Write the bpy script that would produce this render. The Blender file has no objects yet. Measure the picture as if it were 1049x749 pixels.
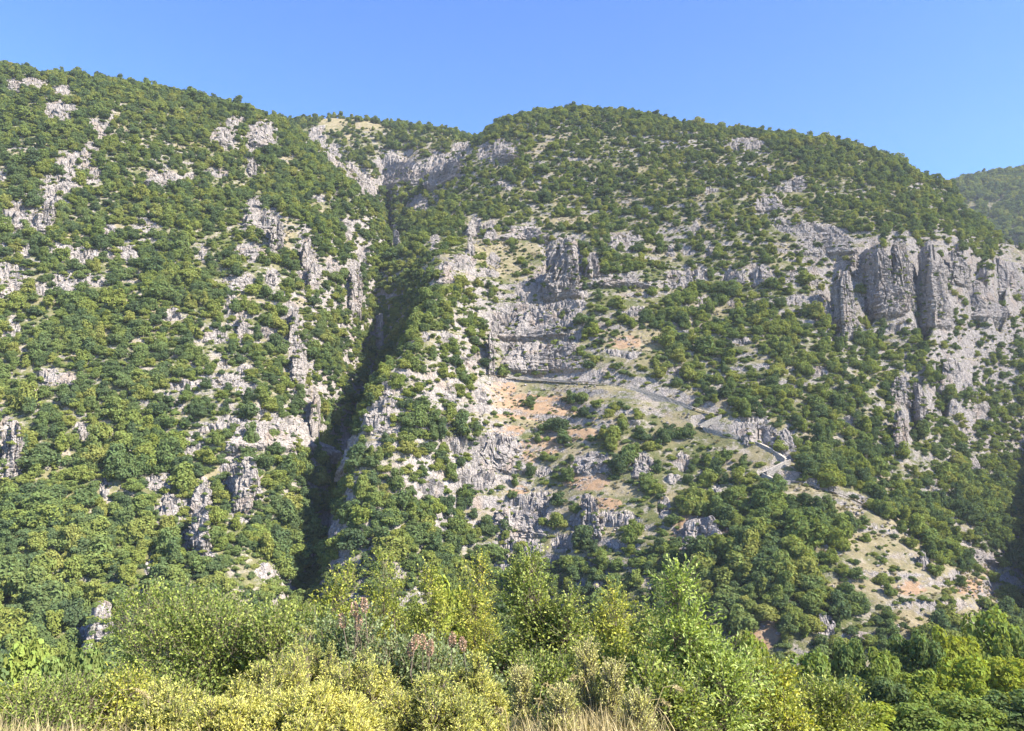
import bpy, math, random
import numpy as np
from mathutils import Vector, Matrix

random.seed(11)
rng = np.random.default_rng(11)
sc = bpy.context.scene
COL = sc.collection

# ------------------------------------------------------------------ camera
F, CX, CY, PITCH = 808.0, 524.5, 374.5, math.radians(7.44)
CP, SP = math.cos(PITCH), math.sin(PITCH)
cam_d = bpy.data.cameras.new('camera')
cam_d.sensor_fit = 'HORIZONTAL'
cam_d.sensor_width = 36.0
cam_d.lens = 36.0 * F / 1049.0
cam_d.clip_start = 0.1
cam_d.clip_end = 20000
cam = bpy.data.objects.new('camera', cam_d)
cam.location = (0, 0, 0)
cam.rotation_euler = (math.pi / 2 + PITCH, 0, 0)
COL.objects.link(cam)
sc.camera = cam

# ------------------------------------------------------------------ light
SUN_AZ, SUN_EL = math.radians(120), math.radians(40)      # azimuth clockwise from +Y
SD = Vector((math.sin(SUN_AZ) * math.cos(SUN_EL), math.cos(SUN_AZ) * math.cos(SUN_EL), math.sin(SUN_EL)))
world = bpy.data.worlds.new('World')
sc.world = world
world.use_nodes = True
wn = world.node_tree
sky = wn.nodes.new('ShaderNodeTexSky')
sky.sky_type = 'NISHITA'
sky.sun_disc = False
sky.sun_elevation = SUN_EL
sky.sun_rotation = SUN_AZ
sky.altitude = 1800
sky.air_density = 1.0
sky.dust_density = 0.15
sky.ozone_density = 4.0
shs = wn.nodes.new('ShaderNodeHueSaturation')
shs.inputs['Saturation'].default_value = 1.18
shs.inputs['Value'].default_value = 1.1
shs.inputs['Hue'].default_value = .512
wn.links.new(sky.outputs[0], shs.inputs['Color'])
wn.links.new(shs.outputs[0], wn.nodes['Background'].inputs[0])
wn.nodes['Background'].inputs[1].default_value = 0.10
sun_d = bpy.data.lights.new('sun', 'SUN')
sun_d.energy = 5.0
sun_d.angle = math.radians(0.53)
sun_d.color = (1.0, 0.93, 0.82)
sun = bpy.data.objects.new('sun', sun_d)
sun.rotation_euler = SD.to_track_quat('Z', 'Y').to_euler()
sun.location = (200, -200, 400)
COL.objects.link(sun)
sc.view_settings.view_transform = 'Standard'
sc.view_settings.look = 'None'
sc.view_settings.gamma = 1
sc.view_settings.use_curve_mapping = False
sc.view_settings.exposure = 1.84
sc.cycles.max_bounces = 5
sc.cycles.diffuse_bounces = 3
sc.cycles.transmission_bounces = 3
sc.cycles.glossy_bounces = 1
sc.cycles.volume_bounces = 0
sc.cycles.use_denoising = True
sc.cycles.denoiser = 'OPENIMAGEDENOISE'
sc.cycles.denoising_prefilter = 'ACCURATE'
HAZE = 0.00008

# ------------------------------------------------------------------ numeric helpers
def _hash(i, j, k, seed):
    h = (i.astype(np.uint32) * np.uint32(374761393) + j.astype(np.uint32) * np.uint32(668265263)
         + k.astype(np.uint32) * np.uint32(2147483647) + np.uint32((seed * 974711 + 12345) & 0xffffffff))
    h = (h ^ (h >> np.uint32(13))) * np.uint32(1274126177)
    h = h ^ (h >> np.uint32(16))
    h = h * np.uint32(2246822519)
    h = h ^ (h >> np.uint32(15))
    return h.astype(np.float32) / np.float32(4294967295.0)

def vnoise(x, y, z, seed=0):
    x, y, z = (np.asarray(a, np.float32) for a in np.broadcast_arrays(x, y, z))
    xi, yi, zi = np.floor(x), np.floor(y), np.floor(z)
    fx, fy, fz = x - xi, y - yi, z - zi
    xi, yi, zi = (a.astype(np.int64) for a in (xi, yi, zi))
    fx, fy, fz = (a * a * (3 - 2 * a) for a in (fx, fy, fz))
    out = 0
    for dx in (0, 1):
        wx = fx if dx else 1 - fx
        for dy in (0, 1):
            wy = fy if dy else 1 - fy
            for dz in (0, 1):
                wz = fz if dz else 1 - fz
                out = out + wx * wy * wz * _hash(xi + dx, yi + dy, zi + dz, seed)
    return out * 2 - 1

def fbm(x, y, z, octv=4, seed=0, gain=.5):
    o, a, t = 0, 1.0, 0
    for k in range(octv):
        s = 2.03 ** k
        o = o + a * vnoise(x * s + 17.3 * k, y * s - 9.1 * k, z * s + 3.7 * k, seed + k)
        t += a
        a *= gain
    return o / t

def worley(x, y, z, seed=0):
    """cell value and edge distance (F2-F1)"""
    xi, yi, zi = np.floor(x).astype(np.int64), np.floor(y).astype(np.int64), np.floor(z).astype(np.int64)
    f1 = np.full(x.shape, 9., np.float32)
    f2 = np.full(x.shape, 9., np.float32)
    cv = np.zeros(x.shape, np.float32)
    for dx in (-1, 0, 1):
        for dy in (-1, 0, 1):
            for dz in (-1, 0, 1):
                a, b, c = xi + dx, yi + dy, zi + dz
                px = a + _hash(a, b, c, seed)
                py = b + _hash(a, b, c, seed + 1)
                pz = c + _hash(a, b, c, seed + 2)
                qx, qy, qz = (px - x) * (px - x), (py - y) * (py - y), (pz - z) * (pz - z)
                d = np.sqrt(np.sqrt(qx * qx + qy * qy + qz * qz)).astype(np.float32)
                v = _hash(a, b, c, seed + 3)
                m = d < f1
                f2 = np.where(m, f1, np.minimum(f2, d))
                cv = np.where(m, v, cv)
                f1 = np.where(m, d, f1)
    return cv, f2 - f1

def sstep(a, b, x):
    t = np.clip((x - a) / (b - a), 0, 1)
    return t * t * (3 - 2 * t)

def pix2dir(px, py):
    u, v = (px - CX) / F, -(py - CY) / F
    fy, fz = CP - v * SP, SP + v * CP
    return u / fy, fz / fy                     # U = x/y, W = z/y

def dir2pix(U, W):
    fwd = CP + W * SP
    up = -SP + W * CP
    return CX + F * U / fwd, CY - F * up / fwd

def at(px, py, Y):
    U, W = pix2dir(px, py)
    return (U * Y, Y, W * Y)

# ------------------------------------------------------------------ terrain: massifs from surveyed points
def tps_fit(P):
    P = np.array(P, float)
    xy, z = P[:, :2] / 100., P[:, 2]
    n = len(P)
    d = np.linalg.norm(xy[:, None] - xy[None], axis=2)
    K = np.where(d > 0, d * d * np.log(d + 1e-12), 0) + np.eye(n) * 0.004
    A = np.zeros((n + 3, n + 3))
    A[:n, :n] = K
    A[:n, n] = 1
    A[:n, n + 1:] = xy
    A[n:, :n] = A[:n, n:].T
    w = np.linalg.solve(A, np.concatenate([z, [0, 0, 0]]))
    def ev(X, Y):
        x, y = X / 100., Y / 100.
        o = w[n] + w[n + 1] * x + w[n + 2] * y
        for i in range(n):
            d2 = (x - xy[i, 0]) ** 2 + (y - xy[i, 1]) ** 2 + 1e-12
            o = o + w[i] * 0.5 * d2 * np.log(d2)
        return o
    return ev

def pts(s):
    return [tuple(float(a) for a in t.split()) for t in s.split(',') if t.strip()]

TREE_PX = 4
Mv = pts('''560 117 640,600 114 640,650 119 630,700 127 610,760 135 600,800 140 590,850 148 580,900 162 570,940 177 565,980 198 558,1020 233 540,1049 258 525,
520 200 530,500 270 440,500 330 398,505 385 358,500 460 325,470 540 297,470 620 265,
600 200 520,600 270 430,600 330 385,600 390 357,600 470 318,600 560 285,600 640 255,
720 200 500,720 280 425,720 350 378,720 420 338,720 500 303,720 580 268,720 660 238,
800 200 490,800 280 415,800 350 368,800 430 328,800 490 298,800 560 262,800 660 225,
900 210 490,900 250 440,900 340 405,900 420 352,900 500 310,900 570 268,900 660 228,
980 240 480,980 330 420,980 400 385,980 480 350,970 560 300,980 640 240,
1026 280 470,1028 340 430,1012 420 400,1010 480 370,1012 560 320,1022 620 270''')
Lv = pts('''-150 65 505,-80 63 510,0 71 530,50 77 540,100 84 550,150 95 560,200 103 570,250 112 580,285 127 590,
0 150 450,0 250 380,0 350 330,0 450 290,0 550 250,0 650 215,0 740 182,
100 150 460,100 250 390,100 350 335,100 450 295,100 550 255,100 650 220,
200 170 480,200 260 405,200 350 345,200 450 305,200 550 265,200 640 230,
290 200 485,290 260 420,280 350 362,280 430 322,270 540 280,270 620 245,
-120 150 430,-120 300 345,-120 450 285,-120 600 225''')
Ledge = pts('345 183 540,388 232 500,366 290 450,345 340 410,333 390 375,324 440 350,318 500 322,310 560 290,300 620 258')
Medge = pts('495 138 640,455 220 535,422 262 470,424 300 425,418 330 405,409 370 372,396 412 352,372 455 332,348 500 315,338 545 298,330 600 268')
Bv = pts('''200 114 800,250 126 795,290 127 785,320 122 780,360 124 770,400 132 760,440 136 740,480 145 725,540 154 720,
300 160 705,335 165 700,360 180 680,385 195 665,400 180 690,430 165 690,460 170 670,500 165 665''')

def hid(base, dx, dy, dz):
    out = []
    for p in base:
        x, y, z = at(*p)
        out.append((x + dx, y + dy, z + dz))
    return out

def massif(vis, extra):
    return tps_fit([at(*p) for p in vis] + extra)

fM = massif(Mv + Medge,
            hid(Medge[4:], -9, 2, -62) + hid(Medge[4:], -45, 14, -150) + hid(Medge[1:3], -25, 4, -14) + hid(Medge[1:3], -70, 10, -60) + hid(Medge[3:4], -14, 3, -40)
            + hid(Mv[0:12:2], 30, 130, 8) + hid(Mv[0:12:2], 60, 300, -40)
            + hid(pts('1035 340 430,1020 420 400,1018 480 370,1020 560 320,1030 620 270'), 16, 6, -14)
            + hid(pts('1035 340 430,1020 420 400,1018 480 370,1020 560 320,1030 620 270'), 75, 20, -75)
            + [(-20, 190, -98), (60, 185, -98), (130, 170, -96), (200, 170, -96), (-20, 150, -120), (150, 130, -120), (400, 560, 190), (420, 480, 120)])
fL = massif(Lv + Ledge,
            hid(Ledge[1:], 12, 14, -34) + hid(Ledge[1:], 50, 40, -110)
            + hid(Lv[0:9:2], -10, 130, 12) + hid(Lv[0:9:2], -10, 300, -30) + [(60, 600, 90), (90, 700, 100)]
            + [(-60, 190, -96), (-140, 150, -96), (-60, 140, -125), (-200, 110, -125)])
gorge = pts('396 245 610,386 300 520,366 350 440,350 410 390,338 480 345,328 550 305,318 620 262,312 690 220')
gp = [(x, y, z - (32 if y > 320 else (18 if y > 280 else 2))) for x, y, z in (at(a, b, c) for a, b, c in gorge)]
fB = massif(Bv, gp + [(x - 50, y, z + 2) for x, y, z in gp] + [(x + 50, y, z + 2) for x, y, z in gp]
            + hid(Bv[0:9:2], 0, 150, 5) + hid(Bv[0:9:2], 0, 350, -60) + [(-300, 400, -20), (250, 400, -20), (-400, 600, 60), (300, 600, 60), (0, 170, -96)])
# spur on the right that closes the side ravine
Sv = pts('1042 400 470,1046 450 440,1046 500 405,1049 560 350,1060 620 300,1075 660 262')
fS = massif(Sv, hid(Sv, 45, -6, 55) + hid(Sv, 110, -20, 95) + hid(Sv, 200, -20, 120) + hid(Sv, -14, 4, -22) + hid(Sv, -70, 20, -110) + [(330, 620, 60), (520, 620, 90), (200, 170, -110), (420, 200, -10)])
fR = tps_fit([at(*p) for p in pts('940 215 1010,985 196 1050,1010 187 1060,1049 178 1080,1100 168 1095,1180 150 1100,950 240 950,1000 240 940,1049 240 930,1000 290 860,1060 290 850,1150 230 950,960 300 840')] + [(300, 700, 40), (700, 700, 60), (480, 1300, 330), (800, 1300, 400), (250, 1000, 120), (250, 850, 60), (100, 1000, -60)])

def near_slope(X, Y):
    base = -1.72 - 0.04 * np.clip(Y, 0, 6) - 0.40 * np.clip(Y - 6, 0, 22) - 0.345 * np.clip(Y - 28, 0, 90) - 0.46 * np.clip(Y - 118, 0, 2000)
    return base + 0.035 * np.clip(X, -60, 60) * sstep(10, 60, Y)

# polar grid: columns share x/y, rows share y
NU = 1330
Us = np.linspace(-0.86, 0.86, NU)
rows = [0.6]
while rows[-1] < 1150:
    y = rows[-1]
    if y < 30: d = 0.35
    elif y < 170: d = 0.35 + (y - 30) * 0.008
    elif y < 480: d = 0.62
    elif y < 640: d = 0.85
    elif y < 800: d = 1.6
    else: d = 5
    rows.append(y + d)
Ys = np.array(rows)
NV = len(Ys)

def coarse(f):
    cu, cv = np.linspace(-0.86, 0.86, 230), np.linspace(0.6, Ys[-1], 330)
    gx, gy = cu[None, :] * cv[:, None], cv[:, None] * np.ones_like(cu)[None, :]
    wx = fbm(gx / 45, gy / 45, 0 * gx, 3, 3) * 9 + fbm(gx / 16, gy / 16, 0 * gx, 2, 4) * 3
    g = f(gx + wx * np.exp(-((gx / gy + .205) / .13) ** 2) * sstep(230, 290, gy), gy)
    iu = (Us + 0.86) / 1.72 * 229
    iv = (Ys - 0.6) / (Ys[-1] - 0.6) * 329
    u0, v0 = np.clip(iu.astype(int), 0, 228), np.clip(iv.astype(int), 0, 328)
    fu, fv = (iu - u0)[None, :], (iv - v0)[:, None]
    a = g[v0][:, u0] * (1 - fu) + g[v0][:, u0 + 1] * fu
    b = g[v0 + 1][:, u0] * (1 - fu) + g[v0 + 1][:, u0 + 1] * fu
    return a * (1 - fv) + b * fv

X = Us[None, :] * Ys[:, None]
Y = np.repeat(Ys[:, None], NU, 1)
def smax(a, b, k=3.0):
    h = np.clip(0.5 + 0.5 * (a - b) / k, 0, 1)
    return b * (1 - h) + a * h + k * h * (1 - h) * 0.5
zM, zL, zB, zS, zR = coarse(fM), coarse(fL), coarse(fB), coarse(fS), coarse(fR)
zS = zS - 500 * sstep(480, 600, Y)
zR = np.where((Y > 720) & (X > .30 * Y), zR, -500)
zB = zB - 500 * sstep(.0, .10, X / Y)
zL = zL - 500 * sstep(-.10, .0, X / Y)
zM = zM - 500 * sstep(-.30, -.42, X / Y)
zM = zM - 330 * sstep(.57, .68, X / Y) * sstep(525, 640, Y)
zM = zM - 300 * sstep(760, 900, Y)
far_cut = -400 * sstep(150, 120, Y)
zH = smax(smax(smax(zM, zL), smax(zB, zS)), zR) + far_cut
zN = near_slope(X, Y)
mount = sstep(-4, 6, zH - zN)
Z = smax(zH, zN, 5.0)
# undulation
Z = Z + mount * (fbm(X / 70, Y / 70, 0 * X, 3, 5) * 5.5 + fbm(X / 22, Y / 22, 0 * X, 3, 9) * 2.2)
Z = Z + (1 - mount) * fbm(X / 9, Y / 9, 0 * X, 3, 12) * 0.5 * sstep(4, 20, Y)
W = Z / Y
PX, PY = dir2pix(X / Y, W)
runmax = np.maximum.accumulate(W, axis=0)
vis = W >= runmax - 0.012

# ------------------------------------------------------------------ survey of rock, dry grass and soil  (px py w h)
ROCK = pts('''15 87 12 14,35 84 26 8,64 92 14 8,62 113 26 14,115 118 6 10,99 129 16 18,92 152 12 12,78 165 30 16,68 182 16 20,96 180 14 14,55 200 22 16,42 218 16 38,18 222 20 26,65 197 18 12,
5 177 8 12,48 183 6 10,165 182 26 16,195 178 8 8,183 184 14 8,222 178 20 6,258 170 8 16,230 137 20 20,240 123 14 8,268 137 26 24,260 148 14 12,
263 210 14 14,262 225 26 20,280 235 12 40,257 258 26 14,245 285 22 14,280 283 10 14,313 257 12 36,318 277 16 30,340 272 12 12,150 228 22 9,110 235 12 8,62 258 20 16,23 257 18 10,88 261 20 10,116 257 14 10,131 258 16 14,207 257 6 12,
10 285 24 26,2 250 6 10,68 287 20 16,98 287 16 10,327 203 12 8,338 204 6 10,325 140 14 14,338 158 20 18,347 170 14 14,
358 175 16 20,372 185 16 24,383 195 12 24,403 170 30 34,430 175 18 24,453 170 34 30,473 152 20 16,508 155 34 20,
517 190 20 8,487 230 14 24,502 235 12 18,537 237 36 14,482 252 6 20,457 277 16 26,445 248 12 18,474 268 26 14,505 264 12 16,493 279 30 8,577 270 40 60,566 305 66 60,530 335 60 50,550 350 80 50,608 270 12 26,640 247 36 22,633 285 50 10,688 257 10 14,690 283 14 14,428 210 24 16,405 243 8 28,
363 293 14 60,357 235 10 20,370 262 10 20,
765 147 40 12,799 193 12 10,815 188 20 16,787 207 28 20,802 232 20 12,729 195 14 6,826 235 40 18,845 247 50 30,869 305 24 80,884 265 16 35,905 285 44 70,928 278 24 78,962 290 40 95,985 268 24 45,1012 300 44 50,1035 272 40 50,1042 300 24 40,849 320 14 30,925 332 30 12,
752 282 24 14,779 280 24 18,812 282 14 16,832 282 12 20,717 280 14 18,704 283 14 18,706 255 14 10,726 255 8 14,712 233 8 16,819 307 30 14,752 310 20 8,722 307 18 12,700 312 10 10,840 303 20 14,
43 295 8 12,100 287 16 10,280 285 10 14,235 313 8 14,248 332 10 22,217 342 20 12,177 322 16 8,147 335 20 4,273 342 22 8,299 331 10 38,305 370 16 46,13 335 10 14,2 345 8 10,50 385 18 12,68 388 24 8,35 410 12 18,
198 370 8 5,230 370 12 7,252 377 10 12,230 388 36 10,257 397 16 10,190 393 24 8,283 440 84 28,320 427 10 50,233 430 20 10,197 453 18 16,217 437 20 8,5 458 18 56,88 440 16 14,133 463 6 10,
163 492 20 14,107 500 8 16,247 495 28 50,205 505 18 30,175 515 14 24,168 525 22 18,203 535 22 60,152 580 6 14,273 583 14 12,95 650 30 52,132 612 8 12,217 569 10 12,
388 337 7 50,410 382 26 10,395 403 18 24,387 427 26 30,360 460 20 30,340 540 20 16,460 400 10 18,458 345 10 12,435 345 8 12,502 357 7 44,480 370 14 14,493 410 14 24,
507 460 54 40,470 453 24 16,490 487 40 20,443 500 24 16,607 473 36 20,603 527 20 40,590 537 16 24,533 527 54 40,547 510 30 16,630 530 40 14,657 477 22 20,537 555 40 24,515 575 16 16,640 362 40 6,607 380 60 6,
768 434 40 18,782 445 26 20,808 450 16 24,924 397 12 34,946 404 12 44,927 438 12 46,983 380 22 36,975 419 16 12,1005 423 18 24,1000 478 10 16,846 639 12 24,947 574 8 16,1002 567 20 8,1019 577 8 6,719 545 40 30,
672 600 12 10,610 600 10 12,560 480 16 10,700 470 14 16,735 500 14 14,680 520 14 20,575 555 20 16,650 430 14 8,690 380 24 6,760 350 20 8,650 320 24 8,700 340 20 8,840 380 16 10,870 430 14 10,690 490 12 10,960 500 10 14''')
ROCK = [(a, b, w * (1.2 if a < 345 else 1), h * (1.18 if a < 345 else 1)) for a, b, w, h in ROCK]
GRASS = pts('''233 149 16 6,293 162 30 10,187 148 16 5,125 130 10 10,40 144 10 5,20 157 16 6,293 240 12 44,130 277 12 6,340 124 30 14,380 127 40 12,420 162 18 20,355 140 16 10,
555 150 18 12,545 158 14 8,565 142 12 8,600 165 16 6,636 170 16 8,658 172 12 10,645 152 16 6,547 195 26 8,640 205 30 10,570 207 12 6,583 224 60 10,507 253 44 40,660 227 16 10,470 217 20 6,520 275 40 16,545 255 24 12,
799 253 24 16,819 213 14 14,716 202 12 10,722 233 24 18,1032 337 34 34,992 213 20 8,939 218 10 6,1010 225 16 8,40 360 14 6,73 368 14 8,690 215 14 6,740 165 16 6,
790 170 14 8,815 165 12 8,670 255 20 8,655 300 40 10,740 320 24 8,690 330 30 8,
660 345 60 24,600 400 60 14,690 430 30 14,640 455 30 12,700 405 40 14,740 415 30 12,830 500 40 8,870 515 40 20,905 545 40 36,930 560 44 40,960 585 60 40,1000 590 60 36,1035 600 40 40,880 550 30 40,890 590 30 30,945 640 60 36,1000 625 50 30,700 600 10 8,860 600 20 14,990 350 24 20,905 600 30 40,970 640 40 30,840 560 20 20,
560 430 60 16,620 430 40 10,530 400 20 10,580 460 40 10,640 500 40 14,560 500 30 10,620 540 30 16,560 540 20 10''')
SOIL = pts('''510 400 40 16,547 417 74 20,553 457 44 14,593 443 34 10,600 493 44 16,530 500 20 8,779 646 40 34,719 545 56 44,575 445 40 12,640 350 30 12,570 410 30 10,700 560 20 20,540 470 20 8,520 440 26 12,1000 600 40 20,930 600 30 14,620 515 30 10''')

def pmask(lst, px, py, grow=1.0, add=0.0):
    m = np.zeros(px.shape, np.float32)
    for cx, cy, w, h in lst:
        a, b = w * .5 * grow + add, h * .5 * grow + add
        sel = (np.abs(px - cx) < a * 1.5) & (np.abs(py - cy) < b * 1.5)
        if not sel.any():
            continue
        e = ((px[sel] - cx) / a) ** 2 + ((py[sel] - cy) / b) ** 2
        m[sel] = np.maximum(m[sel], 1 - sstep(0.55, 1.7, e))
    return m

wpx = PX + fbm(X / 9, Y / 9, Z / 9, 3, 31) * 7
wpy = PY + fbm(X / 9, Y / 9, Z / 9, 3, 41) * 6
rock = pmask([(r[0], r[1], r[2] * (1.2 if r[0] < 330 else 1), r[3] * (1.15 if r[0] < 330 else 1)) for r in ROCK if not (r[0] > 855 and r[3] > 34)], wpx, wpy, .95) * vis
grass = pmask(GRASS, wpx, wpy, 1.1) * vis
soil = pmask(SOIL, wpx, wpy, 1.1) * vis
wild = sstep(0.25, 0.6, fbm(X / 30, Y / 30, Z / 30, 4, 51)) * (1 - vis)
rock = np.maximum(rock, wild) * mount
grass *= mount
soil *= mount

# benches of limestone: flat treads and steep risers, stronger where rock crops out
sp = 7.5
t = Z / sp + fbm(X / 60, Y / 60, 0 * X, 2, 61) * 1.1
fr = t - np.floor(t)
step = (np.floor(t) + sstep(0.5, 0.95, fr)) - t
patchy = sstep(-0.25, 0.45, fbm(X / 35, Y / 35, Z / 12, 3, 71))
Zb = Z + mount * sp * step * (0.28 * patchy + 0.20 * sstep(420, 520, PX) * patchy + 0.5 * rock)
t2 = Z / 2.3 + fbm(X / 14, Y / 14, 0 * X, 2, 63) * 1.3
fr2 = t2 - np.floor(t2)
Zb += mount * 2.3 * ((np.floor(t2) + sstep(0.45, 0.9, fr2)) - t2) * (0.25 * patchy + 0.65 * rock)

def grid_normals(X, Y, Z):
    P = np.stack([X, Y, Z], -1)
    du = np.gradient(P, axis=1)
    dv = np.gradient(P, axis=0)
    n = np.cross(du, dv)
    n /= np.linalg.norm(n, axis=2, keepdims=True) + 1e-9
    return n
nrm = grid_normals(X, Y, Z)
# fractured blocks pushed out of the slope
sel = (rock > 0.03)
xs, ys, zs = X[sel], Y[sel], Zb[sel]
wob = fbm(xs / 4, ys / 4, zs / 4, 2, 81) * 0.35
c1, e1 = worley(xs / 3.4 + wob, ys / 3.4, zs / 5.2 + wob * .5, 91)
c2, e2 = worley(xs / 1.3 + wob, ys / 1.3, zs / 1.1, 95)
big = fbm(xs / 11, ys / 11, zs / 16, 2, 99)
disp = rock[sel] * (1.0 + big * 1.2 + (c1 - .45) * 2.6 - 0.9 * (1 - sstep(0, .16, e1)) + (c2 - .5) * .75 - .3 * (1 - sstep(0, .12, e2)))
Dx, Dy, Dz = np.zeros_like(X), np.zeros_like(X), np.zeros_like(X)
Dx[sel] = nrm[sel][:, 0] * disp
Dy[sel] = nrm[sel][:, 1] * disp * 1.0
Dz[sel] = nrm[sel][:, 2] * disp * .6
rough = mount * fbm(X / 3, Y / 3, Zb / 3, 3, 77) * 0.45
GX, GY, GZ = X + Dx, Y + Dy - rough * .5, Zb + Dz + rough * .6

GUL = pts('399 205 8 56 45,372 188 5 30 16,386 192 5 30 14,946 292 11 84 40,857 308 12 70 30,891 290 9 60 22,1000 290 12 60 30,916 270 6 50 14,976 262 7 30 16,1024 300 9 50 22,937 410 9 60 16,965 395 10 50 16,345 215 8 40 6,416 172 7 40 8,392 190 9 60 12,594 262 6 36 5,560 262 7 30 6,770 284 6 18 4,798 284 8 18 4,742 284 7 18 4')
for cx, cy, w, h, dp in GUL:
    GZ = GZ - dp * np.exp(-((wpx - cx) / (w * .55)) ** 2 - ((wpy - cy) / (h * .55)) ** 4) * vis
GZ = np.maximum(GZ, -150)
Wf = GZ / GY
FPX, FPY = dir2pix(GX / GY, Wf)
Wrun = np.maximum.accumulate(np.maximum(Wf, -9), axis=0)

def cast(px, py, ymin=120):
    """first point of the hillside along a line of sight"""
    U, Wt = pix2dir(px, py)
    c = int(np.clip(round((U + 0.86) / 1.72 * (NU - 1)), 0, NU - 1))
    col = GZ[:, c] - Wt * Ys
    idx = np.where((col >= 0) & (Ys > ymin))[0]
    i = idx[0] if len(idx) else NV - 200
    return Vector((U * Ys[i], Ys[i], Wt * Ys[i])) if len(idx) else Vector((GX[i, c], GY[i, c], GZ[i, c]))

def ground(x, y):
    iu = (x / max(y, .6) + 0.86) / 1.72 * (NU - 1)
    c = int(np.clip(iu, 0, NU - 2))
    r = int(np.clip(np.searchsorted(Ys, y) - 1, 0, NV - 2))
    fu, fv = min(max(iu - c, 0), 1), min(max((y - Ys[r]) / (Ys[r + 1] - Ys[r]), 0), 1)
    g = GZ
    return float((g[r, c] * (1 - fu) + g[r, c + 1] * fu) * (1 - fv) + (g[r + 1, c] * (1 - fu) + g[r + 1, c + 1] * fu) * fv)

# ------------------------------------------------------------------ node helpers
class NT:
    def __init__(s, name):
        s.m = bpy.data.materials.new(name)
        s.m.use_nodes = True
        s.t = s.m.node_tree
        s.t.nodes.clear()
        s.out = s.t.nodes.new('ShaderNodeOutputMaterial')
    def n(s, typ, **kw):
        nd = s.t.nodes.new('ShaderNode' + typ)
        ins = kw.pop('ins', {})
        for k, v in kw.items():
            setattr(nd, k, v)
        for k, v in ins.items():
            if hasattr(v, 'is_output') or isinstance(v, bpy.types.NodeSocket):
                s.t.links.new(v, nd.inputs[k])
            else:
                nd.inputs[k].default_value = v
        return nd
    def noise(s, scale, vec=None, detail=3, rough=.55, dist=0.):
        ins = {'Scale': scale, 'Detail': detail, 'Roughness': rough, 'Distortion': dist}
        if vec is not None: ins['Vector'] = vec
        return s.n('TexNoise', ins=ins).outputs['Fac']
    def ramp(s, fac, stops, interp='LINEAR'):
        r = s.n('ValToRGB', ins={'Fac': fac})
        r.color_ramp.interpolation = interp
        el = r.color_ramp.elements
        while len(el) < len(stops): el.new(.5)
        for e, (p, c) in zip(el, stops):
            e.position = p
            e.color = c if len(c) == 4 else (*c, 1)
        return r.outputs['Color']
    def mix(s, fac, a, b, blend='MIX'):
        m = s.n('MixRGB', blend_type=blend)
        for k, v in (('Fac', fac), ('Color1', a), ('Color2', b)):
            if isinstance(v, bpy.types.NodeSocket): s.t.links.new(v, m.inputs[k])
            else: m.inputs[k].default_value = v if k == 'Fac' else (*v, 1)
        return m.outputs['Color']
    def math(s, op, a, b=0., clamp=False):
        m = s.n('Math', operation=op, use_clamp=clamp)
        for i, v in enumerate((a, b)):
            if isinstance(v, bpy.types.NodeSocket): s.t.links.new(v, m.inputs[i])
            else: m.inputs[i].default_value = v
        return m.outputs[0]
    def mapr(s, v, a, b, c=0., d=1.):
        return s.n('MapRange', ins={'Value': v, 'From Min': a, 'From Max': b, 'To Min': c, 'To Max': d}).outputs[0]
    def attr(s, name):
        return s.n('Attribute', attribute_name=name).outputs['Fac']
    def surf(s, sh):
        s.t.links.new(sh, s.out.inputs['Surface'])
        return s.m
    def diffuse(s, col, normal=None, rough=.9):
        ins = {'Color': col if isinstance(col, bpy.types.NodeSocket) else (*col, 1), 'Roughness': rough}
        if normal is not None: ins['Normal'] = normal
        return s.n('BsdfDiffuse', ins=ins).outputs[0]
    def bump(s, h, strength, dist):
        return s.n('Bump', ins={'Height': h, 'Strength': strength, 'Distance': dist}).outputs[0]

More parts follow.
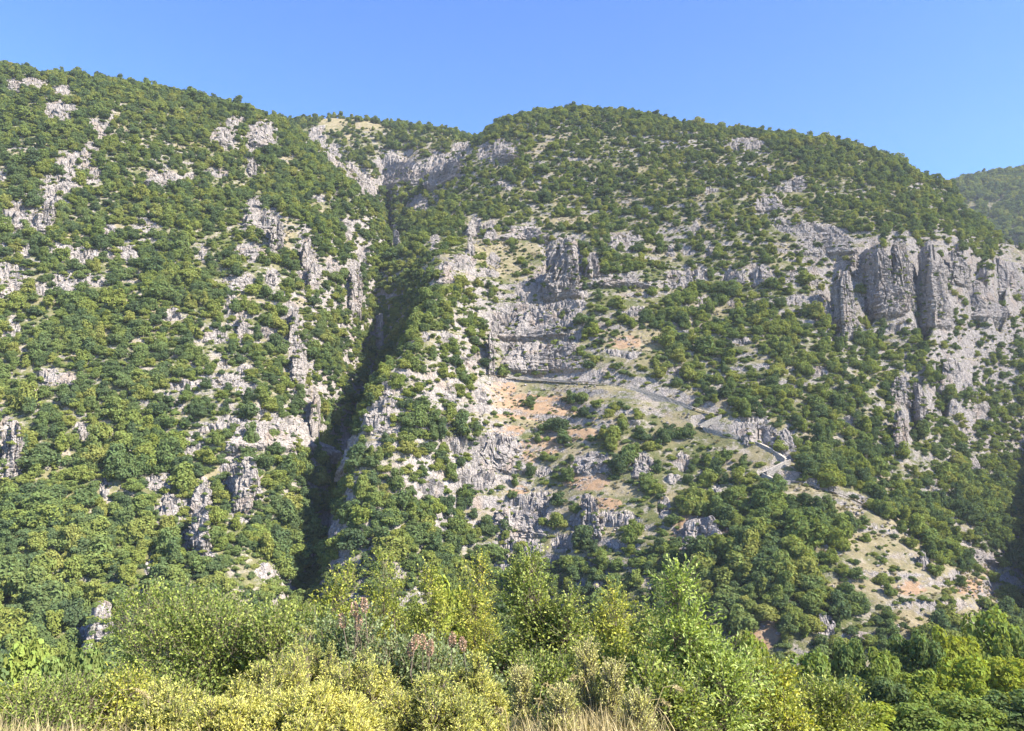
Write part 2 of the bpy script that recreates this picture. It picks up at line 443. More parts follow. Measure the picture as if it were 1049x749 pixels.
def rock_colour(q, pos):
    big = q.noise(0.07, pos, 4, .6)
    med = q.noise(0.45, pos, 5, .62)
    col = q.ramp(big, [(.3, (.25, .225, .208)), (.5, (.32, .285, .258)), (.68, (.37, .328, .292))])
    grey = q.ramp(med, [(.3, (.185, .17, .166)), (.45, (.315, .285, .264)), (.62, (.385, .348, .315))])
    col = q.mix(.5, col, grey)
    st = q.n('Mapping', ins={'Vector': pos, 'Scale': (.35, .35, .06)}).outputs[0]
    streak = q.noise(1.0, st, 4, .6)
    col = q.mix(q.mapr(streak, .55, .75, 0, .6), col, (.125, .12, .128))
    och = q.noise(.10, pos, 3, .5, .6)
    col = q.mix(q.mapr(och, .54, .74, 0, .55), col, (.30, .215, .15))
    sm = q.n('Mapping', ins={'Vector': pos, 'Scale': (.10, .10, .8)}).outputs[0]
    bed = q.noise(1.0, sm, 5, .7, 1.2)
    col = q.mix(q.mapr(bed, .42, .34, 0, .4), col, (.11, .105, .108))
    moss = q.noise(.3, pos, 4, .65)
    col = q.mix(q.mapr(moss, .60, .68, 0, .7), col, (.10, .11, .055))
    wv = q.n('VectorMath', operation='ADD', ins={0: pos, 1: q.n('VectorMath', operation='SCALE', ins={0: q.n('TexNoise', ins={'Vector': pos, 'Scale': .5, 'Detail': 3}).outputs['Color'], 'Scale': 2.2}).outputs[0]}).outputs[0]
    vs = q.n('Mapping', ins={'Vector': wv, 'Scale': (.36, .36, .17)}).outputs[0]
    cr1 = q.n('TexVoronoi', feature='DISTANCE_TO_EDGE', ins={'Vector': vs, 'Scale': 1.0}).outputs['Distance']
    vs2 = q.n('Mapping', ins={'Vector': wv, 'Scale': (.55, .55, 1.0)}).outputs[0]
    cr2 = q.n('TexVoronoi', feature='DISTANCE_TO_EDGE', ins={'Vector': vs2, 'Scale': 1.0}).outputs['Distance']
    cr = q.math('MAXIMUM', q.mapr(cr1, .06, .0, 0, .6), q.mapr(cr2, .08, .0, 0, .38))
    col = q.mix(cr, col, (.075, .07, .072))
    h = q.math('ADD', q.math('MULTIPLY', q.noise(.7, pos, 8, .68), 1.3), q.math('MULTIPLY', bed, .6))
    h = q.math('SUBTRACT', h, q.math('MULTIPLY', cr, .7))
    return col, h

def mat_terrain():
    q = NT('hillside_ground')
    geo = q.n('NewGeometry')
    pos = geo.outputs['Position']
    col_r, h_r = rock_colour(q, pos)
    n1 = q.noise(.35, pos, 4, .6)
    n2 = q.noise(2.2, pos, 3, .6)
    dry = q.ramp(n1, [(.32, (.19, .155, .095)), (.5, (.265, .215, .135)), (.68, (.325, .27, .18))])
    dry = q.mix(q.mapr(n2, .42, .62, 0, .5), dry, (.15, .14, .07))
    scrub = q.ramp(n2, [(.35, (.055, .07, .025)), (.65, (.14, .14, .06))])
    soil = q.ramp(n1, [(.3, (.20, .14, .09)), (.5, (.295, .19, .115)), (.68, (.30, .22, .15))])
    soil = q.mix(q.mapr(n2, .5, .7, 0, .55), soil, (.29, .25, .165))
    scree = q.ramp(q.noise(1.6, pos, 4, .7), [(.35, (.20, .17, .14)), (.6, (.34, .295, .25))])
    base = q.mix(q.mapr(q.noise(.06, pos, 3, .6), .47, .64, 0, .75), scrub, dry)
    base = q.mix(q.mapr(q.noise(.2, pos, 4, .65), .52, .62, 0, .8), base, scree)
    mot = q.mapr(q.noise(.8, pos, 4, .7), .40, .62, 1, .35)
    base = q.mix(q.math('MULTIPLY', q.attr('dry'), mot), base, dry)
    base = q.mix(q.mapr(q.math('ADD', q.attr('soil'), q.math('MULTIPLY', q.math('SUBTRACT', n1, .5), .9)), .35, .65), base, soil)
    # steep ground shows stone
    nz = q.n('SeparateXYZ', ins={0: geo.outputs['True Normal']}).outputs['Z']
    steep = q.mapr(q.math('ADD', nz, q.math('MULTIPLY', q.math('SUBTRACT', n1, .5), .35)), .66, .50, 0, 1)
    mount = q.attr('mountain')
    steep = q.math('MULTIPLY', steep, mount)
    rk = q.attr('rock')
    treads = q.mapr(nz, .78, .95, 1, .25)
    rk = q.math('MULTIPLY', q.mapr(q.math('ADD', rk, q.math('MULTIPLY', q.math('SUBTRACT', n1, .5), .8)), .25, .5), treads)
    fac = q.math('MAXIMUM', steep, rk)
    col = q.mix(fac, base, col_r)
    hgt = q.math('ADD', q.math('MULTIPLY', n2, .35), q.math('MULTIPLY', h_r, fac))
    return q.surf(q.diffuse(col, q.bump(hgt, .9, 1.0)))

def mat_rock():
    q = NT('limestone')
    pos = q.n('NewGeometry').outputs['Position']
    col, h = rock_colour(q, pos)
    return q.surf(q.diffuse(col, q.bump(h, .9, 1.0)))

def mat_foliage(name, stops, scale=.035, transl=.34, var=.35):
    q = NT(name)
    oi = q.n('ObjectInfo')
    rnd = oi.outputs['Random']
    loc = oi.outputs['Location']
    pos = q.n('NewGeometry').outputs['Position']
    f = q.math('ADD', q.math('MULTIPLY', rnd, .55), q.math('MULTIPLY', q.noise(scale, loc, 2), .45))
    col = q.ramp(f, stops)
    lf = q.n('NewGeometry').outputs['Random Per Island']
    hs = q.n('HueSaturation', ins={'Color': col, 'Hue': q.mapr(lf, 0, 1, .485, .515), 'Saturation': q.mapr(rnd, 0, 1, .8, 1.1), 'Value': q.mapr(lf, 0, 1, 1 - var, 1 + var)})
    c = hs.outputs[0]
    d = q.diffuse(c)
    tr = q.n('BsdfTranslucent', ins={'Color': q.mix(1., c, (1.25, 1.2, .55), 'MULTIPLY')}).outputs[0]
    return q.surf(q.n('MixShader', ins={0: transl, 1: d, 2: tr}).outputs[0])

def mat_plain(name, c1, c2, scale=3., stretch=(1, 1, 1), bump=.3):
    q = NT(name)
    co = q.n('TexCoord').outputs['Object']
    v = q.n('Mapping', ins={'Vector': co, 'Scale': stretch}).outputs[0]
    nz = q.noise(scale, v, 5, .6)
    return q.surf(q.diffuse(q.ramp(nz, [(.35, c1), (.65, c2)]), q.bump(nz, bump, .05)))

M_TER = mat_terrain()
M_ROCK = mat_rock()
M_HILL = mat_foliage('hillside_leaves', [(.14, (.062, .102, .040)), (.30, (.098, .148, .048)), (.48, (.148, .196, .058)), (.64, (.205, .240, .068)), (.84, (.260, .262, .095))])
M_BARK = mat_plain('bark', (.09, .075, .06), (.22, .19, .16), 4, (6, 6, 1))

# ------------------------------------------------------------------ object helpers
def link_mesh(name, V, Fq, mats, parent=None, smooth=False, mi=None, F3=None):
    me = bpy.data.meshes.new(name)
    V = np.asarray(V, np.float32)
    faces = []
    nq = 0 if Fq is None else len(Fq)
    nt = 0 if F3 is None else len(F3)
    me.vertices.add(len(V))
    me.vertices.foreach_set('co', V.ravel())
    li = np.concatenate(([np.asarray(Fq, np.int32).ravel()] if nq else []) + ([np.asarray(F3, np.int32).ravel()] if nt else []))
    me.loops.add(len(li))
    me.loops.foreach_set('vertex_index', li)
    me.polygons.add(nq + nt)
    ls = np.concatenate([np.arange(nq) * 4, nq * 4 + np.arange(nt) * 3]).astype(np.int32)
    me.polygons.foreach_set('loop_start', ls)
    if mi is not None:
        me.polygons.foreach_set('material_index', np.asarray(mi, np.int32))
    me.polygons.foreach_set('use_smooth', np.full(nq + nt, bool(smooth)))
    me.update(calc_edges=True)
    for m in (mats if isinstance(mats, (list, tuple)) else [mats]):
        me.materials.append(m)
    o = bpy.data.objects.new(name, me)
    COL.objects.link(o)
    if parent is not None:
        o.parent = parent
    return o

def tag(o, label=None, cat=None, group=None, kind=None):
    if label: o['label'] = label
    if cat: o['category'] = cat
    if group: o['group'] = group
    if kind: o['kind'] = kind
    return o

def empty(name, loc, rz=0.):
    o = bpy.data.objects.new(name, None)
    o.empty_display_size = .3
    o.location = loc
    o.rotation_euler = (0, 0, rz)
    COL.objects.link(o)
    return o

def add_attr(o, name, arr):
    a = o.data.attributes.new(name, 'FLOAT', 'POINT')
    a.data.foreach_set('value', np.asarray(arr, np.float32).ravel())


# ------------------------------------------------------------------ stepped mule path: legs surveyed from the photograph, benched into the slope
LEGS = [pts('498 385 0,525 388 0,553 390 0,587 392 0,620 394 0,653 400 0,690 411 0,716 421 0,738 426 0'),
        pts('738 427 0,728 431 0,716 437 0'),
        pts('716 438 0,731 442 0,745 446 0,758 449 0,772 453 0,790 461 0,806 472 0'),
        pts('807 473 0,796 479 0,783 485 0'),
        pts('783 487 0,792 492 0,801 495 0,818 494 0,841 502 0,868 510 0,890 522 0')]
def smooth_path(leg, n=10):
    P = [cast(a, b) for a, b, c in leg]
    Q = []
    for i in range(len(P) - 1):
        for k in range(n):
            Q.append(P[i].lerp(P[i + 1], k / n))
    Q.append(P[-1])
    for it in range(14):
        Q = [Q[0]] + [(Q[i - 1] + Q[i] * 2 + Q[i + 1]) / 4 for i in range(1, len(Q) - 1)] + [Q[-1]]
    return Q
PATHS = [smooth_path(l) for l in LEGS]
HALF = 1.5
for P in PATHS:
    for p in P:
        c = int((p.x / p.y + .86) / 1.72 * (NU - 1))
        dc = int(5.0 / p.y / (1.72 / (NU - 1))) + 1
        r0, r1 = np.searchsorted(Ys, p.y - 4.5), np.searchsorted(Ys, p.y + 4.5)
        sl = (slice(r0, r1), slice(max(c - dc, 0), c + dc))
        d = np.hypot(GX[sl] - p.x, GY[sl] - p.y)
        lim = p.z - .12 + np.clip(d - 2.1, 0, 9) * 1.6
        GZ[sl] = np.minimum(GZ[sl], lim)
        flat = (d < 1.7)
        GZ[sl] = np.where(flat & (GZ[sl] < p.z - .12) & (GY[sl] > p.y), p.z - .12, GZ[sl])
Wf = GZ / GY
Wrun = np.maximum.accumulate(np.maximum(Wf, -9), axis=0)
PATH_PX = np.array([dir2pix(p.x / p.y, p.z / p.y) for P in PATHS for p in P])

# ------------------------------------------------------------------ terrain mesh
idx = np.arange(NV * NU).reshape(NV, NU)
quads = np.stack([idx[:-1, :-1], idx[:-1, 1:], idx[1:, 1:], idx[1:, :-1]], -1).reshape(-1, 4)
ter = link_mesh('terrain', np.stack([GX, GY, GZ], -1).reshape(-1, 3), quads, M_TER)
add_attr(ter, 'rock', rock)
add_attr(ter, 'dry', np.clip(grass, 0, 1))
add_attr(ter, 'soil', soil)
add_attr(ter, 'mountain', mount)
tag(ter, 'steep wooded limestone mountainside split by a dark gorge', 'hillside', kind='structure')

# ------------------------------------------------------------------ air
hz0, hz1 = float(GZ.min()) - 1.0, float(GZ.max()) + 25.0
hx = float(np.abs(GX).max()) + 8
hv = [(x, y, z) for z in (hz0, hz1) for x, y in ((-hx, -40), (hx, -40), (hx, float(GY.max()) + 8), (-hx, float(GY.max()) + 8))]
q = NT('air')
pvn = q.t.nodes.new('ShaderNodeVolumePrincipled')
pvn.inputs['Color'].default_value = (.80, .88, 1.0, 1)
pvn.inputs['Density'].default_value = HAZE
pvn.inputs['Anisotropy'].default_value = .2
q.t.links.new(pvn.outputs[0], q.out.inputs['Volume'])
hz = link_mesh('haze', hv, [(0, 3, 2, 1), (4, 5, 6, 7), (0, 1, 5, 4), (1, 2, 6, 5), (2, 3, 7, 6), (3, 0, 4, 7)], q.m)
tag(hz, 'thin blue summer haze in the air of the valley', 'haze', kind='stuff')

# ------------------------------------------------------------------ hillside trees
def lobes(n, r, h, seed, flat=1., small=1.):
    rs = np.random.default_rng(seed)
    L = [(0, 0, h * .48, r * .62, h * .36)]
    for i in range(n):
        a = rs.uniform(0, 6.283)
        d = r * rs.uniform(.25, .95)
        rr = r * rs.uniform(.18, .44) * small
        z = h * rs.uniform(.16, .92)
        d *= 1.1 - max(0, (z / h - .45)) * 1.25
        L.append((math.cos(a) * d, math.sin(a) * d, z, rr, rr * rs.uniform(.6, 1.) * flat))
    return np.array(L)

def crown(nl, r, h, nq, qs, seed, flat=1., small=1.):
    """crown of many small leaf sprays on the surface of uneven lobes; unit sized"""
    rs = np.random.default_rng(seed)
    L = lobes(nl, r, h, seed + 1, flat, small)
    wt = L[:, 3] ** 2
    k = rs.choice(len(L), nq * 2, p=wt / wt.sum())
    d = rs.normal(size=(nq * 2, 3))
    d /= np.linalg.norm(d, axis=1, keepdims=True)
    rad = np.cbrt(rs.uniform(.40, 1.7, nq * 2))
    c = L[k]
    P = np.stack([c[:, 0] + d[:, 0] * c[:, 3] * rad, c[:, 1] + d[:, 1] * c[:, 3] * rad, c[:, 2] + d[:, 2] * c[:, 4] * rad], 1)
    inside = np.zeros(len(P), bool)
    for i in range(len(L)):
        q = ((P[:, 0] - L[i, 0]) / L[i, 3]) ** 2 + ((P[:, 1] - L[i, 1]) / L[i, 3]) ** 2 + ((P[:, 2] - L[i, 2]) / L[i, 4]) ** 2
        inside |= (q < .55) & (k != i)
    keep = ~inside & (P[:, 2] > 0.06 * h)
    P, d = P[keep][:nq], d[keep][:nq]
    n = d + rs.normal(size=P.shape) * .42 + np.array([0, 0, .25])
    n /= np.linalg.norm(n, axis=1, keepdims=True)
    a = np.cross(n, rs.normal(size=P.shape))
    a /= np.linalg.norm(a, axis=1, keepdims=True)
    b = np.cross(n, a)
    s = qs * rs.uniform(.6, 1.35, (len(P), 1))
    asp = rs.uniform(.55, .9, (len(P), 1))
    V = np.stack([P - a * s, P - b * s * asp + n * s * .25, P + a * s, P + b * s * asp + n * s * .25], 1).reshape(-1, 3)
    return V, np.arange(len(P) * 4).reshape(-1, 4), L

def blob(L, k=.74):
    """low ellipsoids; inside a crown, an added opaque core that blocks light"""
    V, Q, T = [], [], []
    nu, nv = 7, 4
    for (x, y, z, r, h) in L[:6]:
        b0 = len(V)
        for j in range(1, nv):
            th = math.pi * j / nv
            for i in range(nu):
                ph = 6.283 * i / nu
                V.append((x + r * k * math.sin(th) * math.cos(ph), y + r * k * math.sin(th) * math.sin(ph), z + h * k * math.cos(th)))
        t, b = len(V), len(V) + 1
        V += [(x, y, z + h * k), (x, y, z - h * k)]
        for j in range(nv - 2):
            for i in range(nu):
                Q.append((b0 + j * nu + i, b0 + (j + 1) * nu + i, b0 + (j + 1) * nu + (i + 1) % nu, b0 + j * nu + (i + 1) % nu))
        for i in range(nu):
            T.append((t, b0 + i, b0 + (i + 1) % nu))
            T.append((b, b0 + (nv - 2) * nu + (i + 1) % nu, b0 + (nv - 2) * nu + i))
    return np.array(V), np.array(Q), np.array(T)

def tube(path, radii, n=6):
    V, Q = [], []
    m = len(path)
    for i, (p, r) in enumerate(zip(path, radii)):
        p = Vector(p)
        d = (Vector(path[min(i + 1, m - 1)]) - Vector(path[max(i - 1, 0)])).normalized()
        a = d.orthogonal().normalized()
        b = d.cross(a)
        for k in range(n):
            t = 6.283 * k / n
            V.append(p + (a * math.cos(t) + b * math.sin(t)) * r)
        if i:
            for k in range(n):
                Q.append(((i - 1) * n + k, (i - 1) * n + (k + 1) % n, i * n + (k + 1) % n, i * n + k))
    return np.array(V), np.array(Q)

def merge(parts):
    """parts: list of (V, quads or None, tris or None, matindex)"""
    VV, QQ, TT, mq, mt = [], [], [], [], []
    o = 0
    for V, Q, T, m in parts:
        VV.append(V)
        if Q is not None and len(Q): QQ.append(np.asarray(Q) + o); mq += [m] * len(Q)
        if T is not None and len(T): TT.append(np.asarray(T) + o); mt += [m] * len(T)
        o += len(V)
    return np.concatenate(VV), (np.concatenate(QQ) if QQ else None), (np.concatenate(TT) if TT else None), mq + mt

def hill_tree_mesh(seed, r, h, nl, nq, qs, flat=1.):
    V, Q, L = crown(nl, r, h, nq, qs, seed, flat)
    Vb, Qb, Tb = blob(L)  # opaque inner core, added to stop light passing through the crown
    Vt, Qt = tube([(0, 0, -.25 * h), (0.02 * h, 0, .12 * h), (0, .02 * h, .55 * h)], [.035 * h, .03 * h, .012 * h], 5)
    return merge([(V, Q, None, 0), (Vb, Qb, Tb, 0), (Vt, Qt, None, 1)])

VARIANTS = []       # unit: crown diameter about 1, height as given
for i in range(7):  # broad round trees
    VARIANTS.append(hill_tree_mesh(100 + i, .5, .74 + .12 * (i % 3), 12 + 2 * (i % 4), 1150, .05))
for i in range(4):  # low spreading shrubs
    VARIANTS.append(hill_tree_mesh(200 + i, .55, .50, 13, 800, .06, .8))
for i in range(3):  # taller narrow trees
    VARIANTS.append(hill_tree_mesh(300 + i, .42, 1.2, 14, 1050, .05, 1.1))

# cover map in photo-surveyed zones: cx cy rx ry cover size narrow
ZONES = [
    (265, 330, 75, 130, .74, .95), (200, 520, 60, 50, .72, 1.05),
    (600, 450, 150, 110, .50, .95), (520, 275, 85, 70, .36, .8), (640, 270, 70, 60, .52, .85), (640, 175, 190, 55, .88, .78), (820, 230, 120, 70, .72, .75),
    (900, 290, 70, 50, .3, .8), (1010, 310, 50, 60, .7, .8), (790, 390, 90, 60, .85, 1.0), (940, 400, 70, 80, .8, .85), (890, 395, 40, 50, .9, .9), (985, 520, 60, 70, .97, 1.25),
    (790, 585, 95, 85, .99, 1.35), (945, 590, 110, 65, .42, .85), (560, 530, 120, 60, .42, .95), (430, 340, 60, 70, .85, 1.0), (430, 460, 80, 90, .78, 1.05),
    (400, 560, 130, 50, .97, 1.15), (620, 600, 130, 40, .9, 1.1), (440, 170, 60, 45, .5, .9), (350, 135, 50, 22, .5, .9), (60, 560, 150, 150, .99, 1.25), (820, 450, 70, 50, .9, 1.1), (700, 640, 60, 40, .8, 1.0), (860, 640, 60, 40, .8, 1.)]
def cover(px, py):
    c, s = 0.93, 1.0
    for cx, cy, rx, ry, cc, ss in ZONES:
        e = ((px - cx) / rx) ** 2 + ((py - cy) / ry) ** 2
        w = 1 - float(sstep(.5, 1.25, e))
        c += (cc - c) * w
        s += (ss - s) * w
    return c, s

TREES = []          # x, y, z, diameter, variant, rotation, px, py, pixel size, visible
sp0 = 3.2
for yy in np.concatenate([np.arange(150, 800, sp0), np.arange(830, 1140, 5.5)]):
    xx = np.arange((-0.80 if yy < 800 else .44) * yy, 0.80 * yy, sp0 if yy < 800 else 5.)
    jx = xx + rng.uniform(-.5, .5, len(xx)) * sp0
    jy = yy + rng.uniform(-.5, .5, len(xx)) * sp0
    for x, y in zip(jx, jy):
        U = x / y
        if abs(U) > .83: continue
        c = int((U + .86) / 1.72 * (NU - 1))
        r = int(np.searchsorted(Ys, y))
        if r >= NV: continue
        if mount[r, c] < .5: continue
        z = float(GZ[r, c])
        wr = Wrun[r, c]
        big = random.random()
        px, py = (float(a) for a in dir2pix(U, (z + 2.0) / y))
        cv, sz = cover(px, py)
        nz = float(vnoise(np.float32(x / 16), np.float32(y / 16), np.float32(z / 16), 7))
        d = (2.6 + 4.6 * big ** 2 + 1.3 * nz) * sz
        if random.random() < .05: d *= 1.45
        if y > 800: d *= 1.7
        d = max(d, 1.6)
        if (z + d) / y < wr - .01 and not (y > 560 and random.random() < .25):
            continue
        keep = cv + (.35 * nz if cv < .85 else .24 * nz)
        v = -1
        TREES.append([x, y, z, d, keep, random.uniform(0, 6.283), px, py, d / y * F, sz])
# plants rooted in the steep faces
gn = grid_normals(GX, GY, GZ)[..., 2]
gn = np.abs(gn)
area = (1.72 / (NU - 1) * Y) * np.gradient(Ys)[:, None]
pr = np.clip(1 / np.clip(gn, .12, 1) - 1.30, 0, 6) * area / 6.0
pr[(mount < .5) | (Wf < Wrun - .006) | (Y < 160) | (Y > 760)] = 0
for r, c in zip(*np.where(rng.uniform(size=pr.shape) < pr)):
    x, y, z = GX[r, c], GY[r, c], GZ[r, c]
    px, py = (float(a) for a in dir2pix(x / y, (z + 1.) / y))
    cv, sz = cover(px, py)
    nz = float(vnoise(np.float32(x / 12), np.float32(y / 12), np.float32(z / 12), 7))
    d = random.uniform(1.6, 4.2) * (1 + .3 * nz)
    TREES.append([x, y - .2, z - .3, d, cv + .3 * nz, random.uniform(0, 6.283), px, py, d / y * F, sz])
# low scrub between the trees
for yy in np.arange(165, 720, 3.1):
    xx = np.arange(-0.68 * yy, 0.68 * yy, 3.1)
    jx = xx + rng.uniform(-.5, .5, len(xx)) * 3.1
    jy = yy + rng.uniform(-.5, .5, len(xx)) * 3.1
    cc = ((jx / jy + .86) / 1.72 * (NU - 1)).astype(int)
    rr = np.clip(np.searchsorted(Ys, jy), 0, NV - 1)
    zz = GZ[rr, cc]
    okv = (zz + 1.) / jy > Wrun[rr, cc] - .004
    ppx, ppy = dir2pix(jx / jy, (zz + .6) / jy)
    nn = fbm(jx / 10, jy / 10, zz / 10, 2, 27)
    dd = np.clip(1.5 + 1.1 * nn + rng.uniform(-.6, .7, len(xx)), .7, 3)
    for k in np.where(okv & (mount[rr, cc] > .5))[0]:
        TREES.append([jx[k], jy[k], zz[k], dd[k], .74 + .5 * nn[k], random.uniform(0, 6.283), ppx[k], ppy[k], dd[k] / jy[k] * F, 1.])
T = np.array(TREES)
cpx, cpy = T[:, 6], T[:, 7]
rm = pmask(ROCK, cpx, cpy, 1.0, 1.5)
gm = pmask(GRASS, cpx, cpy, .9, 0)
sm_ = pmask(SOIL, cpx, cpy, .9, 0)
low = T[:, 3] < 2.0
tr = np.clip(np.searchsorted(Ys, T[:, 1]), 0, NV - 1)
tc = np.clip(((T[:, 0] / T[:, 1] + .86) / 1.72 * (NU - 1)).astype(int), 0, NU - 1)
riser = sstep(.62, .42, gn[tr, tc]) * (cpx > 490) * (cpy < 570) * (cpx < 1000)
T[:, 4] *= 1 - .38 * riser
keep = T[:, 4] * (1 - np.where(low, .80, .94) * rm) * (1 - np.where(low, .22, np.where((cpx > 820) & (cpy > 480), .70, .86)) * gm) * (1 - np.where(low, .6, .86) * sm_)
pd = np.full(len(T), 99.)
for a, b in PATH_PX[::2]:
    pd = np.minimum(pd, np.hypot(cpx - a, (cpy - b - 3) * .8))
keep = keep * np.where((pd < 7.5), .06, 1)
T = T[rng.uniform(size=len(T)) < keep]
print('hillside plants', len(T))
# ------------------------------------------------------------------ path surface and retaining walls
M_PATH = mat_plain('path_stone', (.36, .31, .24), (.48, .42, .34), 1.6, (1, 1, 1), .5)
def mat_wall():
    q = NT('dry_stone')
    pos = q.n('NewGeometry').outputs['Position']
    v = q.n('Mapping', ins={'Vector': pos, 'Scale': (2.2, 2.2, 4.2)}).outputs[0]
    vo = q.n('TexVoronoi', feature='F1', ins={'Vector': v, 'Scale': 1.0})
    ed = q.n('TexVoronoi', feature='DISTANCE_TO_EDGE', ins={'Vector': v, 'Scale': 1.0}).outputs['Distance']
    cell = q.n('SeparateColor', ins={0: vo.outputs['Color']}).outputs[0]
    col = q.ramp(cell, [(.1, (.22, .20, .18)), (.5, (.32, .295, .26)), (.9, (.39, .36, .32))])
    col = q.mix(q.mapr(ed, .10, .0, 0, .75), col, (.10, .095, .09))
    return q.surf(q.diffuse(col, q.bump(ed, .8, .3)))
M_WALL = mat_wall()

def ribbon_sides(P):
    out = []
    for i, p in enumerate(P):
        d = (P[min(i + 1, len(P) - 1)] - P[max(i - 1, 0)])
        d.z = 0
        d.normalize()
        n = Vector((d.y, -d.x, 0))
        if n.y > 0: n = -n                      # the downhill side, towards the valley
        out.append(n)
    return out

PATH_UP = .6
pv, pq = [], []
for P in PATHS:
    S = ribbon_sides(P)
    b0 = len(pv)
    for i, (p, n) in enumerate(zip(P, S)):
        for k, w in enumerate((-1.3, -.4, .5, 1.35)):
            j = .05 * math.sin(i * 2.1 + k * 1.7)
            pv.append(p + n * w + Vector((0, 0, PATH_UP + j)))
        if i:
            for k in range(3):
                pq.append((b0 + (i - 1) * 4 + k, b0 + i * 4 + k, b0 + i * 4 + k + 1, b0 + (i - 1) * 4 + k + 1))
pth = link_mesh('mule_path', np.array(pv), pq, M_PATH)
tag(pth, 'pale stony mule path climbing in zigzags across the rocky slope', 'path', kind='structure')

def stone_wall(P, i0, i1, h, label, parapet=.35, seed=0):
    rs = np.random.default_rng(seed)
    S = ribbon_sides(P)
    P = [p + Vector((0, 0, PATH_UP)) for p in P]
    h = h * .8
    V, Q = [], []
    rowsn = 7
    sec = list(range(i0, i1))
    for i in sec:
        p, n = P[i], S[i]
        hh = h * (1 + .10 * math.sin(i * .7 + seed))
        f = min(1., min(i - i0, i1 - 1 - i) / 5 + .35)
        ring = []
        for k in range(rowsn):                  # outer face, battered
            t = k / (rowsn - 1)
            ring.append(p + n * (1.4 + .28 * t * h / 3 + rs.uniform(-.06, .06)) + Vector((0, 0, parapet - t * (hh * f + parapet) + rs.uniform(-.05, .05))))
        ring.append(p + n * .6 + Vector((0, 0, -hh * f)))
        ring.append(p + n * .95 + Vector((0, 0, parapet + rs.uniform(-.06, .06))))
        V += ring
    m = rowsn + 2
    for a in range(len(sec) - 1):
        for k in range(m):
            Q.append((a * m + k, a * m + (k + 1) % m, (a + 1) * m + (k + 1) % m, (a + 1) * m + k))
    T3 = []
    for a in (0, len(sec) - 1):
        for k in range(1, m - 1):
            t = (a * m, a * m + k, a * m + k + 1)
            T3.append(t if a else t[::-1])
    o = link_mesh('stone_wall', np.array(V), Q, M_WALL, F3=T3)
    return tag(o, label, 'stone wall')

L0, L2, L4 = len(PATHS[0]), len(PATHS[2]), len(PATHS[4])
stone_wall(PATHS[0], int(L0 * .60), int(L0 * .86), 3.6, 'long grey retaining wall under the upper leg of the path', seed=1)
stone_wall(PATHS[0], int(L0 * .10), int(L0 * .42), 1.0, 'low kerb of pale stones along the level upper path', .15, seed=2)
stone_wall(PATHS[1], 0, len(PATHS[1]), 2.9, 'short pale wall at the upper hairpin of the path', seed=3)
stone_wall(PATHS[2], 4, int(L2 * .52), 3.0, 'bluish grey wall below the middle leg of the zigzag', seed=4)
stone_wall(PATHS[2], int(L2 * .52), L2, 4.2, 'tall sloping wall holding the outer bend of the middle leg', seed=5)
stone_wall(PATHS[3], 0, len(PATHS[3]), 3.2, 'broad pale wall facing the valley at the lower hairpin', seed=6)
stone_wall(PATHS[4], 0, int(L4 * .42), 4.2, 'curved grey bastion wall below the lowest hairpin', seed=7)

